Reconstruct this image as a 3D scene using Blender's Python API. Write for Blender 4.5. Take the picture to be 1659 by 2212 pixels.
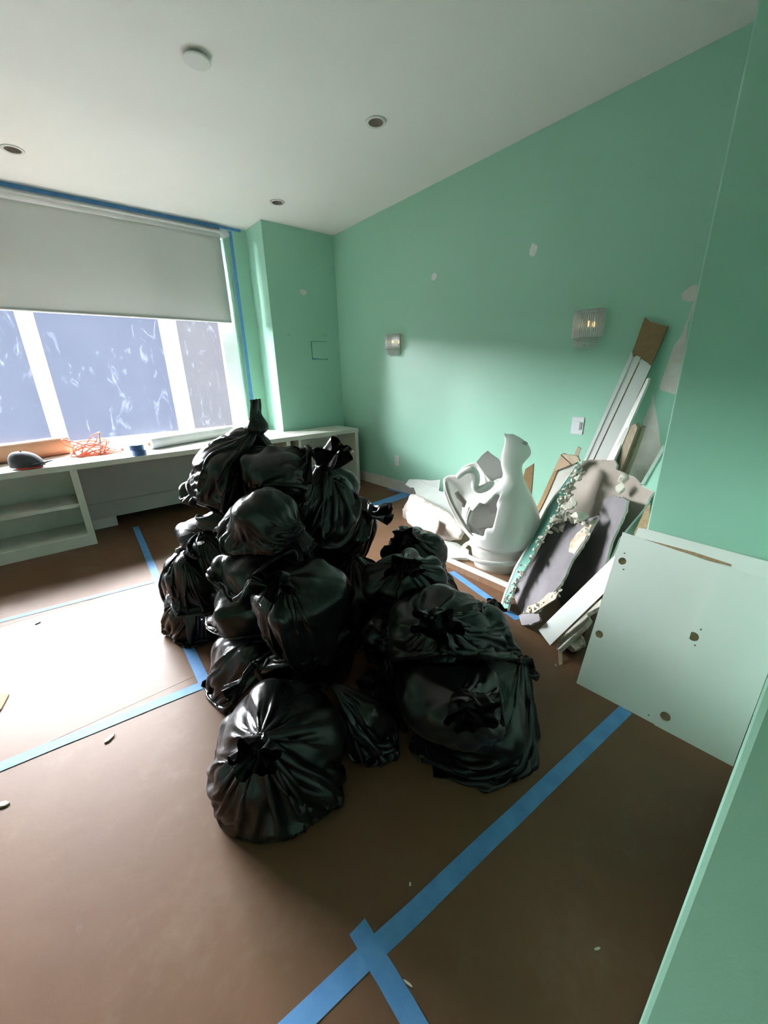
import bpy, bmesh, math, random
import numpy as np
from mathutils import Vector, Matrix, noise as mnoise
from mathutils.geometry import tessellate_polygon

for _o in list(bpy.data.objects): bpy.data.objects.remove(_o)
scene = bpy.context.scene
COL = scene.collection
random.seed(7)

# ------------------------------------------------------------------ camera
H = 1.366                     # camera height (m); floor z = 0, sconce wall X = 3.1, window wall Y = 5.05
F_PX, CX, CY = 847.4, 829.5, 1106.0
RIGHT = Vector((0.76928, -0.63841, -0.02541)); UP = Vector((0.22963, 0.23915, 0.94344)); FWD = Vector((0.59622, 0.73161, -0.33057))
cam = bpy.data.cameras.new('camera'); cam_o = bpy.data.objects.new('camera', cam); COL.objects.link(cam_o)
cam.sensor_fit = 'VERTICAL'; cam.sensor_height = 36.0; cam.sensor_width = 36.0*1659/2212
cam.lens = F_PX/2212*36.0; cam.clip_start = .02; cam.clip_end = 100
mw = Matrix.Identity(4)
for i in range(3):
    mw[i][0] = RIGHT[i]; mw[i][1] = UP[i]; mw[i][2] = -FWD[i]
mw[0][3], mw[1][3], mw[2][3] = 0, 0, H
cam_o.matrix_world = mw
scene.camera = cam_o
# ------------------------------------------------------------------ sky, daylight, exposure
world = bpy.data.worlds.new('overcast_sky'); scene.world = world; world.use_nodes = True
bg = world.node_tree.nodes['Background']; bg.inputs[0].default_value = (.90, .95, 1.0, 1); bg.inputs[1].default_value = 1.3
def area(name, loc, target, sx, sy, power, col):
    l = bpy.data.lights.new(name, 'AREA'); l.shape = 'RECTANGLE'; l.size = sx; l.size_y = sy; l.energy = power; l.color = col
    o = bpy.data.objects.new(name, l); COL.objects.link(o); o.location = loc
    o.rotation_euler = (Vector(target)-Vector(loc)).to_track_quat('-Z', 'Y').to_euler(); return o
# even overcast sky above the roofs across the street, outside the window
area('sky_over_street_offscreen', (-4.0, 19.95, 25.0), (-4.0, 4.6, 25.0), 44.0, 42.0, 232000, (.975, .988, 1.0))
vs = scene.view_settings
vs.view_transform = 'Standard'; vs.look = 'None'; vs.gamma = 1; vs.use_curve_mapping = False; vs.exposure = 1.45

# ------------------------------------------------------------------ picture -> place helpers
def ray(px, py):
    return RIGHT*((px-CX)/F_PX) - UP*((py-CY)/F_PX) + FWD
def on_z(px, py, z=0.0):
    d = ray(px, py); return Vector((0, 0, H)) + d*((z-H)/d.z)
def on_x(px, py, X):
    d = ray(px, py); return Vector((0, 0, H)) + d*(X/d.x)
def on_y(px, py, Y):
    d = ray(px, py); return Vector((0, 0, H)) + d*(Y/d.y)
def on_plane(px, py, p, n):
    d = ray(px, py); o = Vector((0, 0, H)); return o + d*((p-o).dot(n)/d.dot(n))

# ------------------------------------------------------------------ materials
def mat(name, col, rough=.6, col2=None, scale=6., detail=4., bump=0., bscale=40., spec=.5, metal=0., trans=0., coat=0., stretch=None, thr=(.35,.65)):
    m = bpy.data.materials.new(name); m.use_nodes = True
    nt = m.node_tree; b = nt.nodes['Principled BSDF']
    b.inputs['Base Color'].default_value = (*col, 1); b.inputs['Roughness'].default_value = rough
    b.inputs['Specular IOR Level'].default_value = spec; b.inputs['Metallic'].default_value = metal
    b.inputs['Transmission Weight'].default_value = trans; b.inputs['Coat Weight'].default_value = coat
    tc = nt.nodes.new('ShaderNodeTexCoord'); src = tc.outputs['Object']
    if stretch:
        mp = nt.nodes.new('ShaderNodeMapping'); mp.inputs['Scale'].default_value = stretch
        nt.links.new(src, mp.inputs[0]); src = mp.outputs[0]
    if col2:
        n = nt.nodes.new('ShaderNodeTexNoise'); n.inputs['Scale'].default_value = scale; n.inputs['Detail'].default_value = detail
        nt.links.new(src, n.inputs['Vector'])
        r = nt.nodes.new('ShaderNodeValToRGB'); r.color_ramp.elements[0].position = thr[0]; r.color_ramp.elements[1].position = thr[1]
        r.color_ramp.elements[0].color = (*col, 1); r.color_ramp.elements[1].color = (*col2, 1)
        nt.links.new(n.outputs['Fac'], r.inputs[0]); nt.links.new(r.outputs[0], b.inputs['Base Color'])
    if bump:
        n = nt.nodes.new('ShaderNodeTexNoise'); n.inputs['Scale'].default_value = bscale; n.inputs['Detail'].default_value = 5
        nt.links.new(src, n.inputs['Vector'])
        bp = nt.nodes.new('ShaderNodeBump'); bp.inputs['Strength'].default_value = bump; bp.inputs['Distance'].default_value = .01
        nt.links.new(n.outputs['Fac'], bp.inputs['Height']); nt.links.new(bp.outputs[0], b.inputs['Normal'])
    return m
M_GREEN = mat('green_wall_paint', (.345, .64, .495), .38, (.355, .655, .51), 1.5, bump=.06, bscale=160, spec=.55)
M_CEIL = mat('ceiling_paint', (.86, .86, .84), .85, bump=.12, bscale=220)
M_WHITE = mat('white_paint', (.74, .75, .71), .45, (.78, .78, .74), 4, bump=.04, bscale=90)
M_OFFW = mat('aged_white_paint', (.68, .67, .61), .55, (.75, .74, .69), 5, bump=.05, bscale=60)
M_RAD = mat('grey_radiator_cover', (.42, .42, .41), .5, (.46, .46, .45), 3)
M_GYP = mat('bare_gypsum', (.70, .64, .58), .9, (.78, .74, .70), 12, bump=.2, bscale=60)
M_SPACK = mat('spackle', (.72, .76, .72), .85, (.80, .82, .79), 30)
M_WOODDARK = mat('stained_floor_edge', (.17, .09, .055), .6)

def paper_mat():
    m = bpy.data.materials.new('brown_floor_paper'); m.use_nodes = True; nt = m.node_tree; b = nt.nodes['Principled BSDF']
    tc = nt.nodes.new('ShaderNodeTexCoord'); P = tc.outputs['Object']
    def nz(s, d, rough=.6, vec=P):
        n = nt.nodes.new('ShaderNodeTexNoise'); n.inputs['Scale'].default_value = s; n.inputs['Detail'].default_value = d; n.inputs['Roughness'].default_value = rough
        nt.links.new(vec, n.inputs['Vector']); return n.outputs['Fac']
    def ramp(f, a, c1, bpos, c2):
        r = nt.nodes.new('ShaderNodeValToRGB'); e = r.color_ramp.elements; e[0].position = a; e[0].color = (*c1, 1); e[1].position = bpos; e[1].color = (*c2, 1)
        nt.links.new(f, r.inputs[0]); return r.outputs[0]
    base = ramp(nz(1.6, 5), .35, (.138, .066, .032), .68, (.180, .092, .048))
    dust = ramp(nz(3.0, 9, .72), .54, (0, 0, 0), .80, (.5, .5, .5))
    mix = nt.nodes.new('ShaderNodeMixRGB'); mix.inputs[2].default_value = (.25, .172, .122, 1)
    nt.links.new(dust, mix.inputs[0]); nt.links.new(base, mix.inputs[1])
    mp = nt.nodes.new('ShaderNodeMapping'); mp.inputs['Scale'].default_value = (9, 2.2, 1); mp.inputs['Rotation'].default_value = (0, 0, .9)
    nt.links.new(P, mp.inputs[0])
    scr = ramp(nz(1.3, 8, .75, mp.outputs[0]), .66, (0, 0, 0), .80, (.35, .35, .35))
    mix2 = nt.nodes.new('ShaderNodeMixRGB'); mix2.inputs[2].default_value = (.33, .25, .19, 1)
    nt.links.new(scr, mix2.inputs[0]); nt.links.new(mix.outputs[0], mix2.inputs[1]); nt.links.new(mix2.outputs[0], b.inputs['Base Color'])
    b.inputs['Roughness'].default_value = .52; b.inputs['Specular IOR Level'].default_value = .35
    bp = nt.nodes.new('ShaderNodeBump'); bp.inputs['Strength'].default_value = .25; bp.inputs['Distance'].default_value = .006
    nt.links.new(nz(7, 6), bp.inputs['Height']); nt.links.new(bp.outputs[0], b.inputs['Normal'])
    return m
M_PAPER = paper_mat()

# ------------------------------------------------------------------ object helpers
def link(o, parent=None):
    COL.objects.link(o)
    if parent: o.parent = parent
    return o
def mesh(name, verts, faces, m, parent=None, smooth=False, loc=None):
    """verts in world space; the object's origin is put at loc (or the parent's origin)"""
    off = Vector(loc) if loc is not None else Vector((0, 0, 0))
    po = ORIG.get(parent.name, Vector((0, 0, 0))) if parent else Vector((0, 0, 0))
    base = off if loc is not None else po
    me = bpy.data.meshes.new(name); me.from_pydata([tuple(Vector(v)-base) for v in verts], [], faces); me.update()
    if m: me.materials.append(m)
    if smooth: me.polygons.foreach_set('use_smooth', [True]*len(me.polygons))
    o = bpy.data.objects.new(name, me); link(o, parent); o.location = base-po if parent else base
    ORIG[o.name] = base
    return o
ORIG = {}
def thing(name, label, cat, loc, group=None):
    o = bpy.data.objects.new(name, None); o.empty_display_size = .05; link(o); o.location = loc; ORIG[o.name] = Vector(loc)
    tag(o, label, cat, group); return o
def tag(o, label=None, cat=None, group=None, kind=None):
    if label: o['label'] = label
    if cat: o['category'] = cat
    if group: o['group'] = group
    if kind: o['kind'] = kind
    return o
def boxvf(x0, x1, y0, y1, z0, z1):
    v = [(x0,y0,z0),(x1,y0,z0),(x1,y1,z0),(x0,y1,z0),(x0,y0,z1),(x1,y0,z1),(x1,y1,z1),(x0,y1,z1)]
    return v, [(0,3,2,1),(4,5,6,7),(0,1,5,4),(1,2,6,5),(2,3,7,6),(3,0,4,7)]
def box(name, x0, x1, y0, y1, z0, z1, m, parent=None, bevel=0.):
    v, f = boxvf(x0, x1, y0, y1, z0, z1)
    c = ((x0+x1)/2, (y0+y1)/2, z0)
    o = mesh(name, v, f, m, parent, loc=None if parent else c)
    if bevel:
        b = o.modifiers.new('bevel', 'BEVEL'); b.width = bevel; b.segments = 2; b.limit_method = 'ANGLE'
    return o
def join(parts):
    V, Fc = [], []
    for v, f in parts:
        k = len(V); V += [tuple(q) for q in v]; Fc += [tuple(i+k for i in q) for q in f]
    return V, Fc
def struct(o): o['kind'] = 'structure'; return o
def prism(loops, n, t):
    """loops: world-space outline (first) and holes, all in one plane; extruded by -n*t. returns verts, faces"""
    loops = [[Vector(p) for p in L] for L in loops]
    flat = [p for L in loops for p in L]; N = len(flat)
    tris = tessellate_polygon(loops)
    n = Vector(n).normalized()
    V = flat + [p-n*t for p in flat]; Fc = []
    for a, b, c in tris:
        if (flat[b]-flat[a]).cross(flat[c]-flat[a]).dot(n) < 0: a, b, c = a, c, b
        Fc.append((a, b, c)); Fc.append((a+N, c+N, b+N))
    k = 0
    for L in loops:
        m_ = len(L)
        for i in range(m_):
            a, b = k+i, k+(i+1) % m_
            Fc.append((a, a+N, b+N, b))
        k += m_
    return V, Fc
def fix_normals(o):
    bm = bmesh.new(); bm.from_mesh(o.data); bmesh.ops.recalc_face_normals(bm, faces=bm.faces); bm.to_mesh(o.data); bm.free(); return o
def circle(c, r, n=24, ax=(0, 0, 1), rx=None):
    ax = Vector(ax).normalized(); u = ax.orthogonal().normalized() if rx is None else Vector(rx).normalized(); v = ax.cross(u)
    c = Vector(c); return [c+u*(r*math.cos(2*math.pi*i/n))+v*(r*math.sin(2*math.pi*i/n)) for i in range(n)]
def lathe(prof, n=32, c=(0, 0, 0), ax=(0, 0, 1), cap=True):
    ax = Vector(ax).normalized(); u = ax.orthogonal().normalized(); v = ax.cross(u); c = Vector(c)
    V = [c+ax*z+u*(r*math.cos(2*math.pi*i/n))+v*(r*math.sin(2*math.pi*i/n)) for r, z in prof for i in range(n)]
    Fc = [(k*n+i, k*n+(i+1) % n, (k+1)*n+(i+1) % n, (k+1)*n+i) for k in range(len(prof)-1) for i in range(n)]
    if cap: Fc += [tuple(range(n))[::-1], tuple(range((len(prof)-1)*n, len(prof)*n))]
    return V, Fc
def tube(pts, r, n=8, closed=False, cap=True):
    pts = [Vector(p) for p in pts]; V = []; N = len(pts); prev = None
    for i, p in enumerate(pts):
        t = (pts[(i+1) % N] if (closed or i < N-1) else p) - (pts[i-1] if (closed or i) else p)
        t = t.normalized() if t.length > 1e-9 else Vector((0, 0, 1))
        u = t.orthogonal().normalized() if prev is None else (prev-t*prev.dot(t)).normalized()
        prev = u; v = t.cross(u)
        rr = r[i] if isinstance(r, (list, tuple)) else r
        V += [p+u*(rr*math.cos(2*math.pi*k/n))+v*(rr*math.sin(2*math.pi*k/n)) for k in range(n)]
    Fc = []
    for i in range(N if closed else N-1):
        a, b = i*n, ((i+1) % N)*n
        Fc += [(a+k, a+(k+1) % n, b+(k+1) % n, b+k) for k in range(n)]
    if cap and not closed: Fc += [tuple(range(n))[::-1], tuple(range((N-1)*n, N*n))]
    return V, Fc

# ================================================================== STRUCTURE
CEIL = 2.957; XW = 3.10; YW = 5.05; YC = 4.63; XC = 2.19; XN = 1.95
fl = struct(box('floor', -3.3, 3.25, -1.3, 5.2, -.12, -.002, M_WOODDARK))
# paper sheets laid over the floor (parts of the floor), seams under the blue tape
for x0, x1, y0, y1 in ((-3.2, .335, 3.02, 4.60), (-3.2, .30, 1.80, 3.018), (-3.2, 3.098, -1.25, 1.798), (.302, 3.098, 1.80, 3.018), (.337, 3.098, 3.02, 4.60)):
    box('paper_sheet', x0, x1, y0, y1, -.002, 0, M_PAPER, fl)
# ceiling with the round openings of the recessed lamps
LAMPS = [on_z(812, 263, CEIL), on_z(27, 322, CEIL), on_z(599, 436.5, CEIL)]
v, f = prism([[(-3.3, -1.3, CEIL), (3.25, -1.3, CEIL), (3.25, 5.2, CEIL), (-3.3, 5.2, CEIL)]] + [circle(p, .052, 28) for p in LAMPS], (0, 0, -1), .10)
struct(fix_normals(mesh('ceiling', v, f, M_CEIL)))
struct(box('wall_left', -3.3, -3.15, -1.3, 5.05, -.002, CEIL, M_GREEN))  # unseen, added to close off light from the left on the entry wall
struct(box('wall_front', -3.15, .49, -1.42, -1.3, -.002, CEIL, M_GREEN))  # unseen, added behind the camera to cut the fill on the entry wall
wr = struct(box('wall_right', XW, XW+.15, .52, 5.2, -.002, CEIL, M_GREEN))
struct(box('wall_near', XN, XW+.15, -1.3, .52, -.002, CEIL, M_GREEN, bevel=.006))
struct(box('wall_entry', .50, XN, -1.3, .003, -.002, CEIL, M_GREEN, bevel=.008))
AP0 = on_y(672, 737, YC); AP1 = on_y(708, 777, YC)     # access panel cut
vf1 = prism([[(XC, YC, -.002), (XW, YC, -.002), (XW, YC, CEIL), (XC, YC, CEIL)], [(AP0.x-.003, YC, AP1.z), (AP1.x, YC, AP1.z), (AP1.x, YC, AP0.z), (AP0.x-.003, YC, AP0.z)]], (0, -1, 0), .03)
v, f = join([vf1, boxvf(XC, XW, YC+.03, 5.2, -.002, CEIL)])
wc = struct(fix_normals(mesh('wall_corner', v, f, M_GREEN)))
# window wall around the opening
WX0, WX1, WZ0, WZ1 = -1.7, 1.93, .70, 2.925
v, f = prism([[(-3.3, YW, -.002), (XC, YW, -.002), (XC, YW, CEIL), (-3.3, YW, CEIL)], [(WX0, YW, WZ0), (WX1, YW, WZ0), (WX1, YW, WZ1), (WX0, YW, WZ1)]], (0, -1, 0), .15)
wb = struct(fix_normals(mesh('wall_back', v, f, M_GREEN)))
# bare strip where the baseboard of the sconce wall came off
pts = [Vector((XW-.003, .53, .0))] + [Vector((XW-.003, YC-.01, .0))]
top = []
y = YC-.01
while y > .53:
    top.append(Vector((XW-.003, y, .135+.006*mnoise.noise((y*9, 0, 0))+.010*mnoise.noise((y*2.3, 4, 0))))); y -= .045
v, f = prism([[pts[0], pts[1]]+top], (-1, 0, 0), .004)
fix_normals(mesh('bare_strip', v, f, M_GYP, wr))
# ---- filler patches on the walls
def blob(c, ru, rv, u, vv, n, seed, m, parent, t=.002):
    L = []
    for i in range(22):
        a = 2*math.pi*i/22; k = 1+.28*mnoise.noise((math.cos(a)*1.7+seed*3.1, math.sin(a)*1.7, seed))
        L.append(Vector(c)+Vector(u)*(ru*k*math.cos(a))+Vector(vv)*(rv*k*math.sin(a))+Vector(n)*(t*.9))
    vv_, ff = prism([L], n, t); return fix_normals(mesh('filler_patch', vv_, ff, m, parent))
for i, (px, py, a, b) in enumerate(((938, 598, .034, .030), (1152, 540, .032, .042))):
    blob(on_x(px, py, XW), a, b, (0, 1, 0), (0, 0, 1), (-1, 0, 0), i+1, M_SPACK, wr)
for i, (px, py, a, b) in enumerate(((655, 631, .045, .030), (625, 723, .030, .016), (703, 724, .030, .022))):
    blob(on_y(px, py, YC), a, b, (1, 0, 0), (0, 0, 1), (0, -1, 0), i+4, M_SPACK if i == 0 else mat('thin_filler', (.36, .58, .46), .8), wc)
# ---- access panel cut into the corner wall
M_BLUE = mat('blue_masking_tape', (.085, .27, .60), .6, (.12, .33, .66), 14, bump=.15, bscale=120)
c0, c1 = AP0, AP1
ap = thing('access_panel', 'square access panel cut into the green wall beside the corner', 'wall panel', (c0.x, YC, c1.z))
box('panel', c0.x+.006, c1.x-.0005, YC-.001, YC+.031, c1.z+.009, c0.z-.004, M_GREEN, ap)
v, f = prism([[(c0.x, YC-.004, c1.z-.002), (c0.x+.10, YC-.004, c1.z+.012), (c0.x, YC-.004, c1.z+.018)]], (0, -1, 0), .003)
tag(fix_normals(mesh('tape_scrap', v, f, M_BLUE, ap)), 'scrap of blue tape at the lower corner')
# ---- torn paint on the sconce wall near the protruding wall
def wallpatch(pxs, name='torn_paint', m=M_GYP, off=.0015):
    L = [on_x(px, py, XW-off) for px, py in pxs]
    v, f = prism([L], (-1, 0, 0), .004); return fix_normals(mesh(name, v, f, m, wr))
wallpatch([(1506, 615), (1495, 617), (1479, 628), (1471, 637), (1474, 648), (1489, 652), (1498, 650), (1486, 690), (1470, 727), (1455, 748), (1441, 790), (1425, 833), (1425, 842), (1456, 851), (1470, 851), (1485, 700), (1510, 640)])
wallpatch([(1407, 870), (1411, 850), (1415, 878), (1424, 930), (1427, 960), (1440, 1000), (1440, 1060), (1380, 1090), (1330, 1060), (1344, 1015), (1386, 928), (1391, 905)])
# ================================================================== WINDOW
M_FRAME = mat('window_frame_paint', (.62, .63, .64), .5)
def glass_mat():
    m = bpy.data.materials.new('hazy_window_glass'); m.use_nodes = True; nt = m.node_tree; b = nt.nodes['Principled BSDF']; out = nt.nodes['Material Output']
    tr = nt.nodes.new('ShaderNodeBsdfTransparent'); tr.inputs[0].default_value = (.97, .98, 1, 1)
    tl = nt.nodes.new('ShaderNodeBsdfTranslucent'); tl.inputs[0].default_value = (.62, .70, .95, 1)
    tc = nt.nodes.new('ShaderNodeTexCoord')
    mp = nt.nodes.new('ShaderNodeMapping'); mp.inputs['Scale'].default_value = (1.0, 1, .42); nt.links.new(tc.outputs['Object'], mp.inputs[0])
    n = nt.nodes.new('ShaderNodeTexNoise'); n.inputs['Scale'].default_value = 9; n.inputs['Detail'].default_value = 4; n.inputs['Roughness'].default_value = .68; n.inputs['Distortion'].default_value = 1.6
    nt.links.new(mp.outputs[0], n.inputs['Vector'])
    r = nt.nodes.new('ShaderNodeValToRGB'); e = r.color_ramp.elements; e[0].position = .58; e[0].color = (.0005, .0005, .0005, 1); e[1].position = .70; e[1].color = (.02, .02, .02, 1)
    nt.links.new(n.outputs['Fac'], r.inputs[0])
    mx = nt.nodes.new('ShaderNodeMixShader'); nt.links.new(r.outputs[0], mx.inputs[0]); nt.links.new(tr.outputs[0], mx.inputs[1]); nt.links.new(tl.outputs[0], mx.inputs[2])
    nt.links.new(mx.outputs[0], out.inputs[0]); nt.nodes.remove(b); return m
M_GLASS = glass_mat()
def clear_mat():
    m = bpy.data.materials.new('clear_glass_back'); m.use_nodes = True; nt = m.node_tree; nt.nodes.remove(nt.nodes['Principled BSDF'])
    tr = nt.nodes.new('ShaderNodeBsdfTransparent'); tr.inputs[0].default_value = (.98, .99, 1, 1); nt.links.new(tr.outputs[0], nt.nodes['Material Output'].inputs[0]); return m
M_CLEAR = clear_mat()
wn = struct(thing('window_1', None, None, (.1, YW+.10, WZ0)))
YG = YW+.10
fx = [(-1.7, -1.62), (-1.24, -1.10), (-.045, .085), (1.13, 1.29), (1.77, 1.93)]
for x0, x1 in fx: box('window_frame', x0, x1, YG-.03, YG+.045, WZ0, WZ1, M_FRAME, wn, bevel=.004)
for (a, b), (c, d) in zip(fx[:-1], fx[1:]):
    box('frame_rail', b, c, YG-.03, YG+.045, WZ0, WZ0+.10, M_FRAME, wn, bevel=.004)
    box('frame_rail', b, c, YG-.03, YG+.045, WZ1-.07, WZ1, M_FRAME, wn, bevel=.004)
    pn = box('pane', b, c, YG, YG+.006, WZ0+.10, WZ1-.07, M_GLASS, wn); pn.data.materials.append(M_CLEAR)
    for pl in pn.data.polygons: pl.material_index = 0 if pl.normal.y < -.5 else 1
# house across the street
M_FAC = mat('facade_render', (.105, .112, .16), .9, (.115, .122, .17), .8)
M_FAC2 = mat('facade_brick_pink', (.14, .13, .145), .9, (.15, .14, .15), .8)
fb = thing('building', 'blue-grey building across the street, seen through the hazy window', 'building', (0, 20.2, -12))
box('facade', -30, 5.0, 20.2, 20.6, -12, 4.0, M_FAC, fb)
fb2 = thing('building', 'pinkish building across the street, seen through the narrow pane by the green wall', 'building', (15, 20.0, -12))
box('facade', 5.02, 24, 20.0, 20.6, -12, 4.0, M_FAC2, fb2)
# ---- roller blind
def fabric(name, col, tcol, k):
    m = bpy.data.materials.new(name); m.use_nodes = True; nt = m.node_tree; b = nt.nodes['Principled BSDF']; out = nt.nodes['Material Output']
    b.inputs['Base Color'].default_value = (*col, 1); b.inputs['Roughness'].default_value = .8
    tl = nt.nodes.new('ShaderNodeBsdfTranslucent'); tl.inputs[0].default_value = (*tcol, 1)
    mx = nt.nodes.new('ShaderNodeMixShader'); mx.inputs[0].default_value = k
    nt.links.new(b.outputs[0], mx.inputs[1]); nt.links.new(tl.outputs[0], mx.inputs[2]); nt.links.new(mx.outputs[0], out.inputs[0]); return m
M_BLIND = fabric('blind_fabric', (.56, .57, .55), (.45, .47, .45), .06)
YB = 5.025
bl = thing('roller_blind', 'grey fabric roller blind half drawn over the window', 'blind', (.1, YB, 1.96))
nx, nz_ = 40, 24; V = []; F = []
for j in range(nz_+1):
    for i in range(nx+1):
        x = -1.66+(1.875+1.66)*i/nx; z = 1.985+(2.84-1.985)*j/nz_
        V.append((x, YB+.004*math.sin(x*2.1+z*3)+.003*math.sin(z*7+x), z))
for j in range(nz_):
    for i in range(nx):
        a = j*(nx+1)+i; F.append((a, a+1, a+nx+2, a+nx+1))
o = mesh('fabric', V, F, M_BLIND, bl, smooth=True); s = o.modifiers.new('thick', 'SOLIDIFY'); s.thickness = .002
V, F = lathe([(.006, 0), (.009, .01), (.009, 3.525), (.006, 3.535)], 12, (-1.66, YB, 1.985), (1, 0, 0)); mesh('hem_bar', V, F, M_BLIND, bl, smooth=True)
V, F = lathe([(.02, 0), (.042, .004), (.042, 3.55), (.02, 3.556)], 24, (-1.67, YB+.022, 2.868), (1, 0, 0)); mesh('roller_tube', V, F, mat('roller_grey', (.50, .50, .49), .6), bl, smooth=True)
box('bracket', 1.888, 1.90, YB+.0, YB+.065, 2.82, 2.922, M_FRAME, bl, bevel=.003)
# ================================================================== BENCH WITH SHELVES
ZT = .725; YF = 4.14
bt = box('bench_top', -2.2, 3.0, YF, YW, ZT-.05, ZT, M_OFFW)
v, f = prism([[(-2.19, YF, ZT), (2.99, YF, ZT), (2.99, YC-.001, ZT), (XC-.001, YC-.001, ZT), (XC-.001, YW-.001, ZT), (-2.19, YW-.001, ZT)]], (0, 0, 1), .048)
bpy.data.objects.remove(bt); bt = fix_normals(mesh('bench_top', v, f, M_OFFW, loc=(.4, 4.6, ZT-.048)))
b = bt.modifiers.new('bevel', 'BEVEL'); b.width = .004; b.segments = 2; b.limit_method = 'ANGLE'
tag(bt, 'long off-white painted bench top running under the window', 'bench top')
def shelf_unit(name, label, x0, x1, shelfz, div=None, wtop=.05):
    t = thing(name, label, 'shelf unit', ((x0+x1)/2, YF+.2, 0))
    zt = ZT-.048
    box('side_panel', x0, x0+wtop, YF+.006, YC-.04, 0, zt, M_OFFW, t, .002); box('side_panel', x1-wtop, x1, YF+.006, YC-.04, 0, zt, M_OFFW, t, .002)
    if div: box('divider', div, div+.04, YF+.008, YC-.06, .10, zt, M_OFFW, t, .002)
    box('back_panel', x0+wtop, x1-wtop, YC-.06, YC-.045, 0, zt, M_OFFW, t)
    box('shelf', x0+wtop, x1-wtop, YF+.03, YC-.06, shelfz-.032, shelfz, M_OFFW, t, .002)
    box('bottom_board', x0+wtop, x1-wtop, YF+.02, YC-.06, .075, .10, M_OFFW, t, .002)
    box('plinth', x0+wtop, x1-wtop, YF+.008, YF+.03, 0, .098, M_OFFW, t, .002)
    return t
shelf_unit('shelf_unit', 'off-white open shelf unit under the bench end with the cap', -2.1, .06, .385)
shelf_unit('shelf_unit', 'off-white open shelf unit in the corner against the green wall', 1.98, 2.985, .44, 2.13)
rc = thing('radiator_cover', 'grey radiator cover panel set back under the bench top', 'radiator cover', (1., 4.55, .1))
box('panel', .062, 1.978, YC-.045, YC-.02, .25, ZT-.05, M_RAD, rc)
box('lower_panel', .062, 1.978, YC-.065, YC-.02, .10, .255, M_RAD, rc, .002)
box('foot_block', .07, .27, YC-.05, YC+.0, 0, .10, mat('foot_block_white', (.62, .64, .64), .6), rc)
box('inner_back', .062, 1.978, YW-.06, YW-.01, 0, .6, M_RAD, rc)
# ---- clear plastic sheet taped over window
def film_mat():
    m = bpy.data.materials.new('clear_plastic_film'); m.use_nodes = True; nt = m.node_tree; b = nt.nodes['Principled BSDF']; out = nt.nodes['Material Output']
    nt.nodes.remove(b)
    tr = nt.nodes.new('ShaderNodeBsdfTransparent'); tr.inputs[0].default_value = (1, 1, 1, 1)
    df = nt.nodes.new('ShaderNodeBsdfTranslucent'); df.inputs[0].default_value = (.9, .93, .95, 1)
    d2 = nt.nodes.new('ShaderNodeBsdfDiffuse'); d2.inputs[0].default_value = (.85, .88, .88, 1)
    gl = nt.nodes.new('ShaderNodeBsdfGlossy'); gl.inputs['Roughness'].default_value = .25
    lw = nt.nodes.new('ShaderNodeFresnel'); lw.inputs[0].default_value = 1.35
    a = nt.nodes.new('ShaderNodeMixShader'); a.inputs[0].default_value = .5; nt.links.new(df.outputs[0], a.inputs[1]); nt.links.new(d2.outputs[0], a.inputs[2])
    b2 = nt.nodes.new('ShaderNodeMixShader'); b2.inputs[0].default_value = .003; nt.links.new(tr.outputs[0], b2.inputs[1]); nt.links.new(a.outputs[0], b2.inputs[2])
    c = nt.nodes.new('ShaderNodeMixShader'); nt.links.new(lw.outputs[0], c.inputs[0]); nt.links.new(b2.outputs[0], c.inputs[1]); nt.links.new(gl.outputs[0], c.inputs[2])
    nt.links.new(c.outputs[0], out.inputs[0]); return m
M_FILM = film_mat()
V = []; F = []; nx, nz_ = 90, 60
for j in range(nz_+1):
    t = j/nz_
    for i in range(nx+1):
        x = -2.0+(1.99+2.0)*i/nx; z = CEIL-.03-(CEIL-.03-ZT-.012)*t
        sag = .078*min(1, t*25)**.6 + .05*t
        w = .010*math.sin(x*5+z*4.2+2*mnoise.noise((x*.8, z*.8, 1))) + .016*mnoise.noise((x*1.6+z*.7, z*2.2, 3))
        edge = min(1, (1.99-x)/.12)
        V.append((x, YW-.004-sag*max(edge, .0)-(w*math.sin(math.pi*min(1, t*1.1)))*edge if True else 0, z))
for j in range(nz_):
    for i in range(nx):
        a = j*(nx+1)+i; F.append((a, a+1, a+nx+2, a+nx+1))
fm = mesh('plastic_sheet', V, F, M_FILM, smooth=True, loc=(0, YW-.06, ZT))
tag(fm, 'clear plastic sheet taped up over the whole window and blind', 'plastic sheet')
# ---- tape: strips
def strip(name, label, pts, w, n, m=M_BLUE, t=.0012, group=None, cat='tape'):
    """ribbon through points on a surface with normal n"""
    n = Vector(n); P = [Vector(p) for p in pts]; L = []; Rr = []
    for i, p in enumerate(P):
        d = (P[min(i+1, len(P)-1)]-P[max(i-1, 0)]).normalized(); s = n.cross(d).normalized()
        L.append(p+s*w/2+n*t); Rr.append(p-s*w/2+n*t)
    v, f = prism([L+Rr[::-1]], n, t*.9); c = sum(P, Vector())/len(P)
    o = fix_normals(mesh(name, v, f, m, loc=c)); tag(o, label, cat, group); return o
strip('tape_strip', 'blue tape strip along the ceiling above the window', [(-2.1, YW, CEIL-.016), (2.13, YW, CEIL-.016)], .03, (0, -1, 0))
strip('tape_strip', 'vertical blue tape strip on the green wall edging the plastic sheet', [(2.0, YW, CEIL-.04), (2.0, YW, ZT+.03)], .05, (0, -1, 0))
def wob(a, b, n=12, amp=.002):
    a, b = Vector(a), Vector(b); d = (b-a); s = Vector((-d.y, d.x, 0)).normalized()
    return [a+d*(i/n)+s*(amp*mnoise.noise((i*.7, a.x*5, a.y*3))) for i in range(n+1)]
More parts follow.
